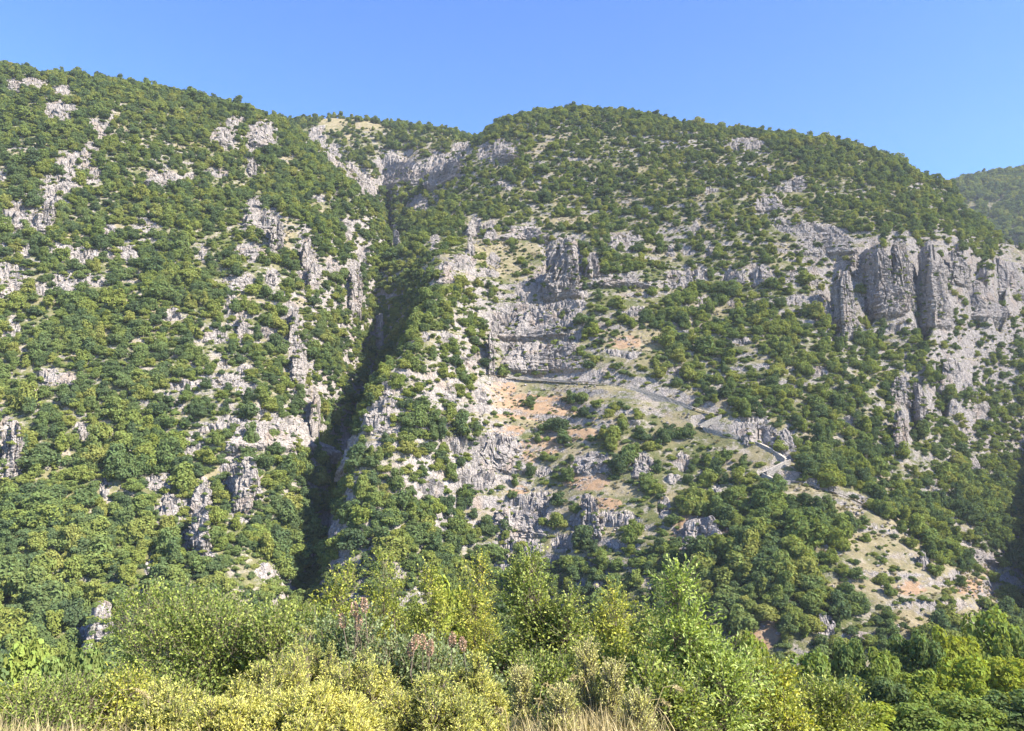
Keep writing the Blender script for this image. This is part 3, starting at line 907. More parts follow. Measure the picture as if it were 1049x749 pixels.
# ------------------------------------------------------------------ crags that stand out of the slope
def crag(px, ytop, ybot, w, label, name='limestone_crag', taper=.72, depth=None, lean=0., seed=0, rough=1., col=3.2):
    rs = np.random.default_rng(seed + 1000)
    base = cast(px, ybot)
    s = base.y / F
    Wd, H = w * s, (ybot - ytop) * s * 1.02
    Dp = depth if depth else max(.55 * Wd, .62 * H, 3.)
    Dp = min(Dp, 18)
    n = int(np.clip((Wd + Dp) * 2 / .30, 70, 420))
    m = int(np.clip(H * 1.35 / .32, 30, 190))
    cap = 10
    th = np.linspace(0, 2 * math.pi, n, endpoint=False)
    e = .55
    cxs, sys_ = np.cos(th), np.sin(th)
    fx = np.sign(cxs) * np.abs(cxs) ** e * Wd / 2
    fy = np.sign(sys_) * np.abs(sys_) ** e * Dp / 2
    sink = max(.35, 7. / H)
    hs = np.concatenate([np.linspace(-sink, 1, m), np.ones(cap)])
    pin = H > 1.9 * Wd
    sh = np.concatenate([1 + (1 - taper) * .25 - (1 - taper) * np.clip(hs[:m], 0, 1) ** 1.6, taper * np.linspace(.93, .04, cap)])
    Xc = fx[None] * sh[:, None]
    Yc = fy[None] * (sh[:, None] * .7 + .3 * np.clip(sh[:, None] * 1.2, 0, 1))
    fl = 1 + (0 if pin else .28) * np.clip(1 - hs, 0, 1.3)[:, None] ** 2
    edge = 1 + .30 * fbm(cxs[None] * 1.3 + seed, sys_[None] * 1.3, hs[:, None] * H / 8 + seed * 3.1, 3, 43)
    Xc, Yc = Xc * fl * edge, Yc * fl * edge
    # every vertical joint block ends at its own height
    ox, oy, oz = rs.uniform(-500, 500, 3)
    wobx = fbm(Xc / 5 + ox, Yc / 5 + oy, hs[:, None] * H / 7 + oz, 2, 3) * 1.0
    ce, ee = worley(Xc / col + ox + wobx * .25, Yc / col + oy + wobx * .25, 0 * Xc + .5, 17)
    topf = 1 - (ce ** 1.4) * (.30 if pin else .42) - .22 * np.clip(fbm(Xc / 7 + oy, 0 * Xc, 0 * Xc + ox, 2, 47) + .3, 0, 1)
    topf = topf * (1 - .15 * np.abs(Xc / (Wd / 2)) ** 2.5)
    Zc = hs[:, None] * H * np.where(hs[:, None] > 0, topf, 1)
    Zc[m:] += fbm(Xc[m:] / 3 + ox, Yc[m:] / 3, oz + 0 * Xc[m:], 3, 5) * .8
    R = np.sqrt(Xc ** 2 + Yc ** 2) + 1e-6
    nx, ny = Xc / R, Yc / R
    # beds
    bz = Zc / 2.1 + fbm(Xc / 9 + ox, Yc / 9, Zc / 5, 3, 23) * 1.5 + oz
    gm_ = sstep(-.2, .5, fbm(Xc / 6 + ox, Yc / 6 + oy, Zc / 5, 2, 53))
    bi = np.floor(bz)
    bv = _hash(bi.astype(np.int64), np.zeros_like(bi, dtype=np.int64), np.floor(Xc / 7 + ox).astype(np.int64), 8)
    bf = bz - bi
    groove = np.minimum(bf, 1 - bf)
    c2, e2 = worley(Xc / 1.25 + ox, Yc / 1.25 + oy, Zc / 1.0 + oz, 29)
    c3, e3 = worley(Xc / 2.6 + oy, Yc / 2.6 + ox, Zc / 1.9 + oz, 61)
    dsp = (c3 - .5) * 1.5 - .45 * (1 - sstep(0, .12, e3)) + (ce - .5) * 1.7 - 1.5 * (1 - sstep(0, .14, ee)) + ((bv - .5) * .9 - .45 * (1 - sstep(0, .14, groove))) * gm_ + (c2 - .5) * .7 - .2 * (1 - sstep(0, .1, e2)) \
        + fbm(Xc / 6 + ox, Yc / 6 + oy, Zc / 8 + oz, 3, 37) * 1.8
    amp = rough * min(1., Wd / 7) * np.where(hs[:, None] > 0.999, .35, 1)
    Xc = Xc + nx * dsp * amp
    Yc = Yc + ny * dsp * amp
    Xc = Xc + lean * Zc + fbm(Zc / 9 + ox, 0 * Zc, 0 * Zc, 2, 59) * .12 * Wd
    Yc = Yc + np.where(Zc > 0, Zc * (.12 if pin else .42), -Zc * 1.0)
    # the foot follows the lie of the slope on both sides
    lo, hi = cast(px - w * .42, ybot), cast(px + w * .42, ybot)
    rz = -math.atan2(base.x, base.y)
    def loc(v):
        d = v - base
        return (d.x * math.cos(rz) + d.y * math.sin(rz), -d.x * math.sin(rz) + d.y * math.cos(rz), d.z)
    a, b = loc(lo), loc(hi)
    fa, fb = np.clip(-Xc / (Wd * .42), 0, 1.2), np.clip(Xc / (Wd * .42), 0, 1.2)
    lim = lambda t, m: max(-m, min(m, t))
    Yc = Yc + fa * lim(a[1], .5 * Wd) + fb * lim(b[1], .5 * Wd)
    V = np.stack([Xc, Yc, Zc], -1).reshape(-1, 3)
    M = m + cap
    ii = np.arange(M * n).reshape(M, n)
    Q = np.stack([ii[:-1], np.roll(ii[:-1], -1, 1), np.roll(ii[1:], -1, 1), ii[1:]], -1).reshape(-1, 4)
    o = link_mesh(name, V, Q, M_ROCK)
    o.location = base + Vector((0, Dp * (.22 if pin else .36), -.2))
    o.rotation_euler = (0, 0, rz)
    # scrub rooted on its ledges
    cr, sr = math.cos(rz), math.sin(rz)
    G = V.reshape(M, n, 3)
    for q in range(int(w * (ybot - ytop) / 26) + 1):
        i, k = rs.integers(int(m * .3), M - 4), rs.integers(0, n)
        p = G[i, k]
        if p[1] > Dp * .15: continue
        X0, Y0, Z0 = p[0] * cr - p[1] * sr + o.location.x, p[0] * sr + p[1] * cr + o.location.y, p[2] + o.location.z
        a, b = dir2pix(X0 / Y0, Z0 / Y0)
        CRAG_PLANTS.append([X0, Y0 - .1, Z0 - .2, rs.uniform(.8, 2.4), 1., rs.uniform(0, 6.28), a, b, 4., 1.])
    tag(o, label, 'crag' if name != 'rock_pinnacle' else 'pinnacle', 'limestone crags on the mountainside')
    CRAGS.append((px, (ytop + ybot) / 2, w, ybot - ytop))
    return o
CRAGS, CRAG_PLANTS = [], []
CR = [
    # left mountain
    (42, 199, 238, 17, 'pale grey column, right one of the upright pair high on the left slope'),
    (18, 208, 236, 19, 'pale broad tooth, left one of the upright pair high on the left slope'),
    (56, 192, 208, 22, 'small pale crag just above the upright pair on the left slope'),
    (70, 170, 192, 20, 'whitish crag halfway up the pale rock rib on the left slope'),
    (94, 143, 160, 16, 'small crag at the top of the pale rib on the left slope'),
    (99, 120, 138, 16, 'lone squarish crag high above the pale rib near the left skyline'),
    (62, 106, 121, 24, 'slanting pale crag close below the left skyline'),
    (16, 80, 95, 16, 'small grey crag under the skyline at the upper left corner'),
    (165, 174, 191, 26, 'broken grey crag with a flat top in the middle of the upper left slope'),
    (230, 127, 148, 22, 'grey blocky crag beside dry grass, left of the mottled scar'),
    (269, 124, 150, 24, 'mottled pale scar at the right shoulder of the left mountain'),
    (258, 162, 179, 9, 'thin upright crag below the mottled scar on the left shoulder'),
    (264, 208, 234, 26, 'jagged pale crag at the head of the nose of the left mountain'),
    (281, 216, 256, 12, 'tall narrow pale crag on the nose of the left mountain'),
    (313, 240, 276, 11, 'leaning pale fin above the gorge rim, upper of two'),
    (320, 264, 298, 12, 'leaning pale fin above the gorge rim, lower of two'),
    (258, 250, 266, 24, 'low pale ledge crag under the jagged head of the nose'),
    (245, 279, 298, 20, 'pale block crag above the bushy hollow on the nose'),
    (248, 320, 344, 11, 'split pale crag left of the big round bush on the nose'),
    (218, 336, 350, 20, 'low grey crag in trees left of the bushy hollow'),
    (299, 312, 352, 10, 'slender white needle standing on the gorge rim of the left mountain'),
    (305, 348, 393, 16, 'white tapering fin directly below the slender needle'),
    (283, 426, 456, 82, 'long white cliff band with an overhang beside the gorge mouth'),
    (320, 402, 452, 11, 'steep white buttress at the gorge end of the white cliff band'),
    (200, 445, 463, 20, 'small pale crag left of the long white cliff band'),
    (247, 468, 522, 26, 'large white slab crag in the trees low on the left mountain'),
    (205, 488, 522, 17, 'narrow pale rock strip left of the large white slab'),
    (202, 512, 566, 20, 'long pale rock chute running down through the low trees'),
    (166, 484, 500, 20, 'small whitish crag at the top of the low pale rocks'),
    (169, 512, 538, 20, 'pale triangular crag left of the long rock chute'),
    (95, 622, 680, 28, 'isolated pale cliff in woodland near the bottom left'),
    (5, 430, 490, 18, 'bluish grey cliff cut by the left edge of the view'),
    (8, 272, 304, 24, 'pale crag at the left edge below the upright pair'),
    (66, 280, 300, 22, 'pale lumpy crag right of the one at the left edge'),
    (62, 249, 267, 20, 'pale crag in trees below the left upright pair'),
    (131, 250, 266, 16, 'small pale crag, rightmost of the row across the left slope'),
    (52, 378, 392, 20, 'small white crag in the middle of the left woodland'),
    # gorge head
    (403, 152, 190, 28, 'grey cliff tower left of the dark slot at the head of the gorge'),
    (372, 170, 200, 18, 'brownish cliff under the back ridge, left of the grey tower'),
    (430, 164, 188, 18, 'small cliff tower right of the dark slot at the gorge head'),
    (455, 154, 188, 34, 'wide sloping cliff at the right side of the gorge head'),
    (508, 146, 166, 34, 'purplish grey cliff near the saddle of the skyline'),
    (338, 150, 170, 18, 'upper grey crag of the diagonal line below the back ridge'),
    (349, 162, 184, 13, 'lower grey crag of the diagonal line below the back ridge'),
    (363, 266, 320, 13, 'pale cliff strip on the sunny rim above the gorge shadow'),
    (405, 230, 258, 8, 'thin pale buttress standing in the gorge beside its shadow'),
    # middle mountain
    (487, 219, 243, 14, 'upright pale crag left of centre on the middle mountain'),
    (502, 228, 246, 12, 'stubby pale crag beside the upright crag on the middle mountain'),
    (482, 242, 262, 7, 'thin free standing stone pillar above the sunny ledge'),
    (457, 264, 290, 16, 'pale leaning block above the gorge wall of the middle mountain'),
    (537, 230, 246, 36, 'grey ledge band left above the pinnacle'),
    (576, 241, 305, 34, 'great stepped pinnacle rising in the centre of the view'),
    (543, 306, 345, 58, 'broad pale rock face spreading below the great pinnacle'),
    (556, 346, 379, 78, 'low grey cliff face just above the level upper path'),
    (503, 335, 381, 7, 'thin upright blade at the left edge of the face above the path'),
    (608, 257, 284, 12, 'narrow crag standing right of the great pinnacle'),
    (640, 237, 258, 36, 'pale tilted slab crag right above the pinnacle'),
    (633, 280, 291, 50, 'long horizontal ledge right of the great pinnacle'),
    (690, 274, 292, 16, 'small upright crag at the right end of the long ledge'),
    (704, 273, 294, 13, 'pale stub beginning the row of teeth across the middle slope'),
    (718, 271, 291, 14, 'second pale tooth of the row across the middle slope'),
    (752, 275, 291, 22, 'wide pale tooth in the row across the middle slope'),
    (780, 270, 291, 24, 'grey tooth with a notched top in the row across the middle slope'),
    (812, 274, 291, 14, 'small pale tooth before the last of the row'),
    (833, 271, 293, 12, 'last upright tooth of the row, next to the right cliffs'),
    # right cliffs
    (869, 266, 345, 24, 'tall rounded pillar with an orange foot, first of the right cliffs'),
    (886, 246, 290, 22, 'shadowed buttress behind the rounded pillar of the right cliffs'),
    (906, 248, 322, 36, 'wide ribbed grey wall between the two tall pillars of the right cliffs'),
    (929, 237, 318, 22, 'tallest smooth pillar in the middle of the right cliffs'),
    (962, 240, 333, 34, 'huge tapering buttress right of the dark gully'),
    (986, 250, 292, 20, 'grey buttress with trees on top beside the huge tapering one'),
    (1012, 276, 324, 36, 'pale wall with pink streaks near the right edge'),
    (1038, 250, 300, 34, 'upper pale wall at the right edge of the view'),
    (849, 306, 336, 14, 'small pillar at the left foot of the right cliffs'),
    (815, 180, 197, 22, 'grey crag in scrub high on the right shoulder'),
    (787, 197, 216, 28, 'broken purplish crag left below the high right shoulder'),
    (845, 234, 260, 46, 'wide broken grey crags above the right cliffs'),
    # lower middle
    (388, 313, 362, 8, 'narrow pale rib on the right edge of the gorge shadow'),
    (395, 392, 416, 18, 'pale crag on the rib beside the gorge, upper of three'),
    (387, 414, 444, 24, 'whitish crag on the rib beside the gorge, middle of three'),
    (361, 448, 474, 20, 'squat pale crag on the rib beside the gorge, lowest of three'),
    (410, 376, 388, 26, 'low pale ledge at the top of the rib beside the gorge'),
    (460, 391, 410, 11, 'small grey block under trees left of the orange terraces'),
    (507, 445, 482, 46, 'grey sloping rock face under the orange terraces'),
    (607, 464, 484, 36, 'low bluish crag among bushes in the lower middle slope'),
    (603, 508, 548, 22, 'grey buttress with a blue shaded left side in the lower slope'),
    (533, 516, 548, 50, 'wide pinkish grey rock face low on the middle slope'),
    (516, 566, 584, 16, 'small pale crag just above the foreground trees'),
    (657, 467, 488, 18, 'narrow pale crag left of the zigzag path'),
    (782, 436, 456, 26, 'blocky crag between the two lower legs of the zigzag'),
    (808, 438, 462, 16, 'blue shaded crag right of the zigzag bend'),
    (719, 528, 562, 40, 'pinkish bare crag left of the dense green grove'),
    # right ravine side
    (924, 380, 414, 14, 'grey cliff strip above the right grove, upper left one'),
    (946, 384, 428, 14, 'grey cliff strip above the right grove, upper right one'),
    (927, 414, 462, 14, 'long grey cliff strip running down to the right grove'),
    (983, 362, 400, 24, 'broken pale cliff beside the ravine at the right'),
    (1006, 410, 436, 18, 'pale crag at the lip of the shaded right ravine'),
    (846, 627, 652, 12, 'upright grey rock among shrubs on the lower right slope'),
    (1002, 562, 573, 20, 'low grey outcrop on the tan ridge at the lower right'),
    (948, 566, 583, 9, 'small dark rock on the tan slope at the lower right'),
]
for i, c in enumerate(CR):
    w, h = c[3], c[2] - c[1]
    nm = 'rock_pinnacle' if h > 2.2 * w else 'limestone_crag'
    crag(*c, name=nm, taper=.36 if 'great' in c[4] else (.62 if h > w else .8), seed=i, lean=0, rough=.6 if ('white' in c[4] or 'pale' in c[4]) else .9, col=min(2.5, max(1.5, w * .14)))

# ------------------------------------------------------------------ plants of the hillside
T = np.concatenate([T, np.array(CRAG_PLANTS)])
var = np.where(T[:, 3] < 3.6, 7 + rng.integers(0, 4, len(T)), np.where(rng.uniform(size=len(T)) < .14, 11 + rng.integers(0, 3, len(T)), rng.integers(0, 7, len(T))))
SC = T[:, 3:4] * np.stack([rng.uniform(.85, 1.3, len(T)), rng.uniform(.85, 1.3, len(T)), rng.uniform(.75, 1.25, len(T))], 1)
# which of them show largest: nearest first, each covers its patch of the view
order = np.argsort(T[:, 1])
occ = np.zeros((760, 1060), bool)
shown = np.zeros(len(T))
for i in order:
    x, y, z, d = T[i, :4]
    a, b = dir2pix(x / y, (z + d * .5) / y)
    r = d / y * F * .5
    x0, x1, y0, y1 = int(max(a - r, 0)), int(min(a + r + 1, 1049)), int(max(b - r, 0)), int(min(b + r + 1, 749))
    if x1 <= x0 or y1 <= y0: continue
    ln = 585 if 100 < a < 320 else (580 if 320 <= a < 720 else (650 if a >= 720 else 700))
    y1v = min(y1, ln)
    blk = occ[y0:y1, x0:x1]
    if y1v > y0:
        shown[i] = (~blk[:y1v - y0]).sum() * .75
    blk[:] = True
is_shrub = (var >= 7) & (var < 11)
big_t = [i for i in np.argsort(-shown) if not is_shrub[i]][:300]
big_s = [i for i in np.argsort(-shown) if is_shrub[i]][:300]
tree_meshes = {}
for k, (V, Q, T3, mi) in enumerate(VARIANTS):
    me = link_mesh('hillside_tree', V, Q, [M_HILL, M_BARK], mi=mi, F3=T3)
    tree_meshes[k] = me
used = set()

MARKS = [(30, 222, 'the upright pair of crags'), (78, 165, 'the pale rib on the left slope'), (165, 182, 'the flat topped crag on the left slope'), (269, 137, 'the mottled scar'),
         (265, 225, 'the nose of the left mountain'), (300, 330, 'the white needle'), (283, 440, 'the long white cliff band'), (247, 495, 'the large white slab'), (203, 540, 'the long rock chute'),
         (95, 650, 'the isolated bottom left cliff'), (5, 460, 'the bluish cliff at the left edge'), (52, 385, 'the small white crag in the woods'), (100, 290, 'the row of pale left crags'),
         (403, 170, 'the gorge head cliffs'), (487, 235, 'the thin pillar and stubby crags'), (577, 270, 'the great pinnacle'), (550, 355, 'the rock face above the path'), (633, 285, 'the long ledge'),
         (765, 282, 'the row of teeth'), (869, 305, 'the rounded pillar'), (929, 278, 'the tallest pillar'), (962, 290, 'the huge buttress'), (1025, 300, 'the right edge walls'), (390, 430, 'the rib beside the gorge'),
         (507, 462, 'the grey face under the terraces'), (603, 528, 'the blue shaded buttress'), (533, 532, 'the wide pinkish face'), (547, 417, 'the orange terraces'), (738, 430, 'the upper hairpin'),
         (796, 485, 'the lower hairpin'), (719, 545, 'the pinkish bare crag'), (937, 410, 'the grey cliff strips'), (983, 382, 'the broken ravine cliff'), (846, 640, 'the upright lower right rock'),
         (1002, 567, 'the tan ridge outcrop'), (779, 646, 'the bare brown clearing'), (560, 140, 'the central skyline'), (800, 150, 'the right skyline'), (120, 90, 'the left skyline'), (410, 130, 'the back ridge'),
         (650, 200, 'the upper middle meadows'), (868, 520, 'the lower end of the path'), (640, 405, 'the level path'), (620, 590, 'the saplings in front'), (200, 590, 'the hazel in front'), (350, 540, 'the gorge mouth'),
         (40, 580, 'the lower left woods'), (980, 500, 'the shaded right ravine')]
used_labels = {}
def plant_label(i, kind):
    px, py = T[i, 6], T[i, 7]
    ds = [(math.hypot(px - a, (py - b) * 1.3), n, a, b) for a, b, n in MARKS]
    d, n, a, b = min(ds)
    dx, dy = px - a, py - b
    if abs(dx) > abs(dy) * 1.6: rel = 'just left of' if dx < 0 else 'just right of'
    elif abs(dy) > abs(dx) * 1.6: rel = 'directly above' if dy < 0 else 'directly below'
    else: rel = ('above and ' if dy < 0 else 'below and ') + ('left of' if dx < 0 else 'right of')
    s = T[i, 3]
    szw = 'large' if s > 7.2 else ('medium' if s > 5 else ('small' if s > 3 else 'tiny'))
    shp = 'slim' if var[i] >= 11 else ('low' if kind == 'shrub' else ('round' if var[i] % 2 else 'broad'))
    dist = 'close ' if d < 18 else ('' if d < 40 else 'some way ')
    t = f'{szw} {shp} green {kind} {dist}{rel} {n}'
    return t if len(t.split()) <= 16 else f'{szw} {shp} {kind} {rel} {n}'
for kind, lst, grp in (('tree', big_t, 'broadleaf trees on the mountainside'), ('shrub', big_s, 'scrub bushes on the mountainside')):
    for i in lst:
        k = int(var[i])
        src = tree_meshes[k]
        if k in used:
            o = src.copy()
            COL.objects.link(o)
        else:
            o = src
            used.add(k)
        o.name = 'broadleaf_tree' if kind == 'tree' else 'hillside_shrub'
        o.location = (T[i, 0], T[i, 1], T[i, 2] - .25)
        o.rotation_euler = (0, 0, T[i, 5])
        o.scale = SC[i]
        tag(o, plant_label(i, kind), kind, grp)
rest = np.ones(len(T), bool)
rest[big_t + big_s] = False

def woodland(name, pts_, var_, rot_, size_, sources):
    me = bpy.data.meshes.new(name)
    me.from_pydata([tuple(p) for p in pts_], [], [])
    for nm, typ, arr in (('pick', 'INT', var_), ('turn', 'FLOAT', rot_), ('size', 'FLOAT_VECTOR', size_)):
        a = me.attributes.new(nm, typ, 'POINT')
        a.data.foreach_set('vector' if typ == 'FLOAT_VECTOR' else 'value', np.ascontiguousarray(arr).ravel())
    o = bpy.data.objects.new(name, me)
    COL.objects.link(o)
    g = bpy.data.node_groups.new(name, 'GeometryNodeTree')
    g.interface.new_socket('Geometry', in_out='INPUT', socket_type='NodeSocketGeometry')
    g.interface.new_socket('Geometry', in_out='OUTPUT', socket_type='NodeSocketGeometry')
    N = g.nodes.new
    gi, go = N('NodeGroupInput'), N('NodeGroupOutput')
    gti = N('GeometryNodeGeometryToInstance')
    for s in reversed(sources):
        oi = N('GeometryNodeObjectInfo')
        oi.transform_space = 'ORIGINAL'
        oi.inputs['Object'].default_value = s
        g.links.new(oi.outputs['Geometry'], gti.inputs[0])
    iop = N('GeometryNodeInstanceOnPoints')
    iop.inputs['Pick Instance'].default_value = True
    def na(nm, t):
        n = N('GeometryNodeInputNamedAttribute')
        n.data_type = t
        n.inputs['Name'].default_value = nm
        return n.outputs['Attribute']
    cx = N('ShaderNodeCombineXYZ')
    g.links.new(na('turn', 'FLOAT'), cx.inputs['Z'])
    g.links.new(gi.outputs[0], iop.inputs['Points'])
    g.links.new(gti.outputs[0], iop.inputs['Instance'])
    g.links.new(na('pick', 'INT'), iop.inputs['Instance Index'])
    g.links.new(cx.outputs[0], iop.inputs['Rotation'])
    g.links.new(na('size', 'FLOAT_VECTOR'), iop.inputs['Scale'])
    g.links.new(iop.outputs[0], go.inputs[0])
    md = o.modifiers.new('woodland', 'NODES')
    md.node_group = g
    return o

srcs = [tree_meshes[k] for k in sorted(tree_meshes)]
wood = woodland('woodland', (T[:, :3] - np.array([0, 0, .25]))[rest], var[rest].astype(np.int32), T[rest, 5].astype(np.float32), SC[rest].astype(np.float32), srcs)
tag(wood, 'dense mixed scrub and trees covering the mountainside', 'woodland', kind='stuff')

# ------------------------------------------------------------------ rubble and dry tufts on the open ground
def stone_mesh(seed):
    rs = np.random.default_rng(seed)
    V, Q, Tn = blob(np.array([(0, 0, .2, .5, .42)]), 1.)
    V = V * (1 + .35 * rs.normal(size=(len(V), 1)) * .6) * np.array([1., .8, .8])
    return V, Q, Tn
def tuft_mesh(seed):
    rs = np.random.default_rng(seed)
    n = 60
    a = rs.uniform(0, 6.28, n)
    rd = rs.uniform(0, .22, n)
    P = np.stack([np.cos(a) * rd, np.sin(a) * rd, np.zeros(n) - .03], 1)
    D = np.stack([np.cos(a) * rs.uniform(.1, .9, n), np.sin(a) * rs.uniform(.1, .9, n), np.ones(n)], 1)
    D /= np.linalg.norm(D, axis=1, keepdims=True)
    B = np.cross(D, rs.normal(size=(n, 3)))
    B /= np.linalg.norm(B, axis=1, keepdims=True)
    L = rs.uniform(.3, .6, (n, 1))
    V = np.stack([P - B * .05, P + D * L * .6 - B * .05, P + D * L, P + D * L * .6 + B * .05], 1).reshape(-1, 3)
    return V, np.arange(n * 4).reshape(-1, 4), None
M_TUFT = mat_foliage('tuft', [(.15, (.16, .17, .07)), (.35, (.28, .235, .12)), (.6, (.38, .30, .165)), (.85, (.44, .35, .20))], transl=.2)
open_w = sstep(-.35, .4, fbm(X / 7, Y / 7, Z / 7, 3, 88)) * np.clip(np.maximum(grass * .8, soil) + .25 * rock + .10, 0, 1) * (mount > .6) * (Wf > Wrun - .004) * (Y > 150) * (Y < 720)
def scatter(name, label, meshes, mat, count, smin, smax, weight):
    p = (weight * (1.72 / (NU - 1) * Y) * np.gradient(Ys)[:, None]).ravel()
    k = rng.choice(p.size, count, p=p / p.sum())
    P = np.stack([GX.ravel()[k] + rng.uniform(-.4, .4, count), GY.ravel()[k] - .1, GZ.ravel()[k]], 1)
    for a, b in PATH_PX[::3]:
        pass
    o0 = []
    for m in meshes:
        V, Q, Tn = m
        VV = []
        o0.append(m)
    VV, QQ, TT = [], [], []
    off = 0
    pick = rng.integers(0, len(meshes), count)
    rot = rng.uniform(0, 6.28, count)
    sc_ = smin + (smax - smin) * rng.uniform(0, 1, count) ** 2.5
    for j in range(len(meshes)):
        V, Q, Tn = meshes[j]
        ii = np.where(pick == j)[0]
        c, s_ = np.cos(rot[ii]), np.sin(rot[ii])
        R = np.stack([V[None, :, 0] * c[:, None] - V[None, :, 1] * s_[:, None], V[None, :, 0] * s_[:, None] + V[None, :, 1] * c[:, None], np.repeat(V[None, :, 2], len(ii), 0)], -1)
        VV.append((R * sc_[ii][:, None, None] + P[ii][:, None]).reshape(-1, 3))
        base = off + np.arange(len(ii)) * len(V)
        if Q is not None and len(Q): QQ.append((Q[None] + base[:, None, None]).reshape(-1, 4))
        if Tn is not None and len(Tn): TT.append((Tn[None] + base[:, None, None]).reshape(-1, 3))
        off += len(ii) * len(V)
    return tag(link_mesh(name, np.concatenate(VV), np.concatenate(QQ), mat, F3=np.concatenate(TT) if TT else None), label, name.replace('_', ' '), kind='stuff')
scatter('rubble', 'loose limestone stones strewn over the open slopes', [stone_mesh(k) for k in range(4)], M_ROCK, 9000, .2, 1.7, open_w)
scatter('dry_tufts', 'tufts of dry grass and herbs on the open slopes', [tuft_mesh(k) for k in range(3)], M_TUFT, 9000, .8, 2.2, open_w)
# ------------------------------------------------------------------ near plants, leaf by leaf
def mat_leaf(name, stops, transl=.38, var=.3, scale=2.2):
    q = NT(name)
    pos = q.n('NewGeometry').outputs['Position']
    lf = q.n('NewGeometry').outputs['Random Per Island']
    rnd = q.n('ObjectInfo').outputs['Random']
    f = q.math('ADD', q.math('ADD', q.math('MULTIPLY', lf, .38), q.math('MULTIPLY', q.noise(scale, pos, 3), .5)), q.math('MULTIPLY', rnd, .12))
    c = q.ramp(f, stops)
    c = q.n('HueSaturation', ins={'Color': c, 'Value': q.mapr(lf, 0, 1, 1 - var, 1 + var)}).outputs[0]
    d = q.n('BsdfPrincipled', ins={'Base Color': c, 'Roughness': .55, 'Specular IOR Level': .3}).outputs[0]
    tr = q.n('BsdfTranslucent', ins={'Color': q.mix(1., c, (1.3, 1.25, .5), 'MULTIPLY')}).outputs[0]
    return q.surf(q.n('MixShader', ins={0: transl, 1: d, 2: tr}).outputs[0])
M_HORN = mat_leaf('hornbeam_leaf', [(.25, (.095, .145, .032)), (.45, (.165, .215, .045)), (.62, (.245, .285, .062)), (.8, (.34, .34, .08))])
M_SAP = mat_leaf('sapling_leaf', [(.25, (.13, .175, .034)), (.45, (.225, .265, .046)), (.62, (.33, .345, .06)), (.8, (.46, .39, .065))])
M_ASH = mat_leaf('ash_leaf', [(.25, (.13, .20, .045)), (.5, (.23, .30, .07)), (.75, (.34, .40, .11))])
M_YEL = mat_leaf('juniper_leaf', [(.25, (.16, .20, .075)), (.40, (.32, .345, .10)), (.56, (.48, .47, .125)), (.78, (.60, .55, .145))], scale=1.4)
M_GREY = mat_leaf('greyleaf', [(.25, (.11, .155, .065)), (.5, (.175, .225, .10)), (.75, (.26, .295, .14))])
M_PALE = mat_leaf('broom_leaf', [(.25, (.34, .35, .13)), (.5, (.48, .46, .18)), (.75, (.60, .56, .25))])
M_DRY = mat_leaf('dry_grass', [(.25, (.25, .205, .10)), (.5, (.37, .30, .15)), (.75, (.46, .38, .20))], .25)
M_SEED = mat_leaf('seed_head', [(.25, (.27, .17, .115)), (.5, (.38, .25, .175)), (.75, (.46, .33, .24))], .2)
M_STEM = mat_plain('twig_bark', (.10, .08, .055), (.24, .20, .15), 8, (8, 8, 2))

def leaf_faces(P, D, Nn, L, Wd, fold=.18):
    B = np.cross(Nn, D)
    B /= np.linalg.norm(B, axis=1, keepdims=True) + 1e-9
    L, Wd = L[:, None], Wd[:, None]
    mid = P + D * L * .48
    V = np.stack([P, mid - B * Wd * .5 + Nn * Wd * fold, P + D * L - Nn * L * .12, mid + B * Wd * .5 + Nn * Wd * fold], 1)
    return V.reshape(-1, 3), np.arange(len(P) * 4).reshape(-1, 4)

def unit(a):
    return a / (np.linalg.norm(a, axis=1, keepdims=True) + 1e-9)

def sprays(LB, ntw, per, tl, leaf, wid, seed, up=.5, jit=.5, shell=.35):
    """leafy twigs pointing out of the lobes; returns leaves and twig strips"""
    rs = np.random.default_rng(seed)
    wt = LB[:, 3] ** 2 + LB[:, 3] * LB[:, 4]
    k = rs.choice(len(LB), ntw, p=wt / wt.sum())
    d = unit(rs.normal(size=(ntw, 3)))
    d[:, 2] = np.where(d[:, 2] < -.5, -d[:, 2], d[:, 2])
    rad = np.cbrt(rs.uniform(shell, 1.0, ntw))[:, None]
    P0 = LB[k, :3] + d * rad * np.stack([LB[k, 3], LB[k, 3], LB[k, 4]], 1)
    t = unit(d * .8 + np.array([0, 0, up]) + rs.normal(size=d.shape) * jit * .6)
    ln = tl * rs.uniform(.6, 1.3, ntw)
    s = unit(np.cross(t, rs.normal(size=d.shape)))
    PP, DD, NN = [], [], []
    for j in range(per):
        f = (j + .6) / per
        side = 1 if j % 2 else -1
        P = P0 + t * (ln * f)[:, None] + np.array([0, 0, -.10]) * (ln * f * f)[:, None]
        dd = unit(t * (.55 + .5 * f) + s * side * (.9 - .4 * f) + rs.normal(size=d.shape) * .3)
        nn = unit(np.array([0, 0, .8]) + d * .5 + rs.normal(size=d.shape) * jit)
        PP.append(P); DD.append(dd); NN.append(nn)
    P, D, Nn = np.concatenate(PP), np.concatenate(DD), np.concatenate(NN)
    L = leaf * rs.uniform(.65, 1.25, len(P))
    V, Q = leaf_faces(P, D, Nn, L, L * wid)
    b = s * .004
    TV = np.stack([P0 - t * ln[:, None] * .5 - b, P0 + t * ln[:, None] - b * .4, P0 + t * ln[:, None] + b * .4, P0 - t * ln[:, None] * .5 + b], 1).reshape(-1, 3)
    TQ = np.arange(ntw * 4).reshape(-1, 4)
    return V, Q, TV, TQ

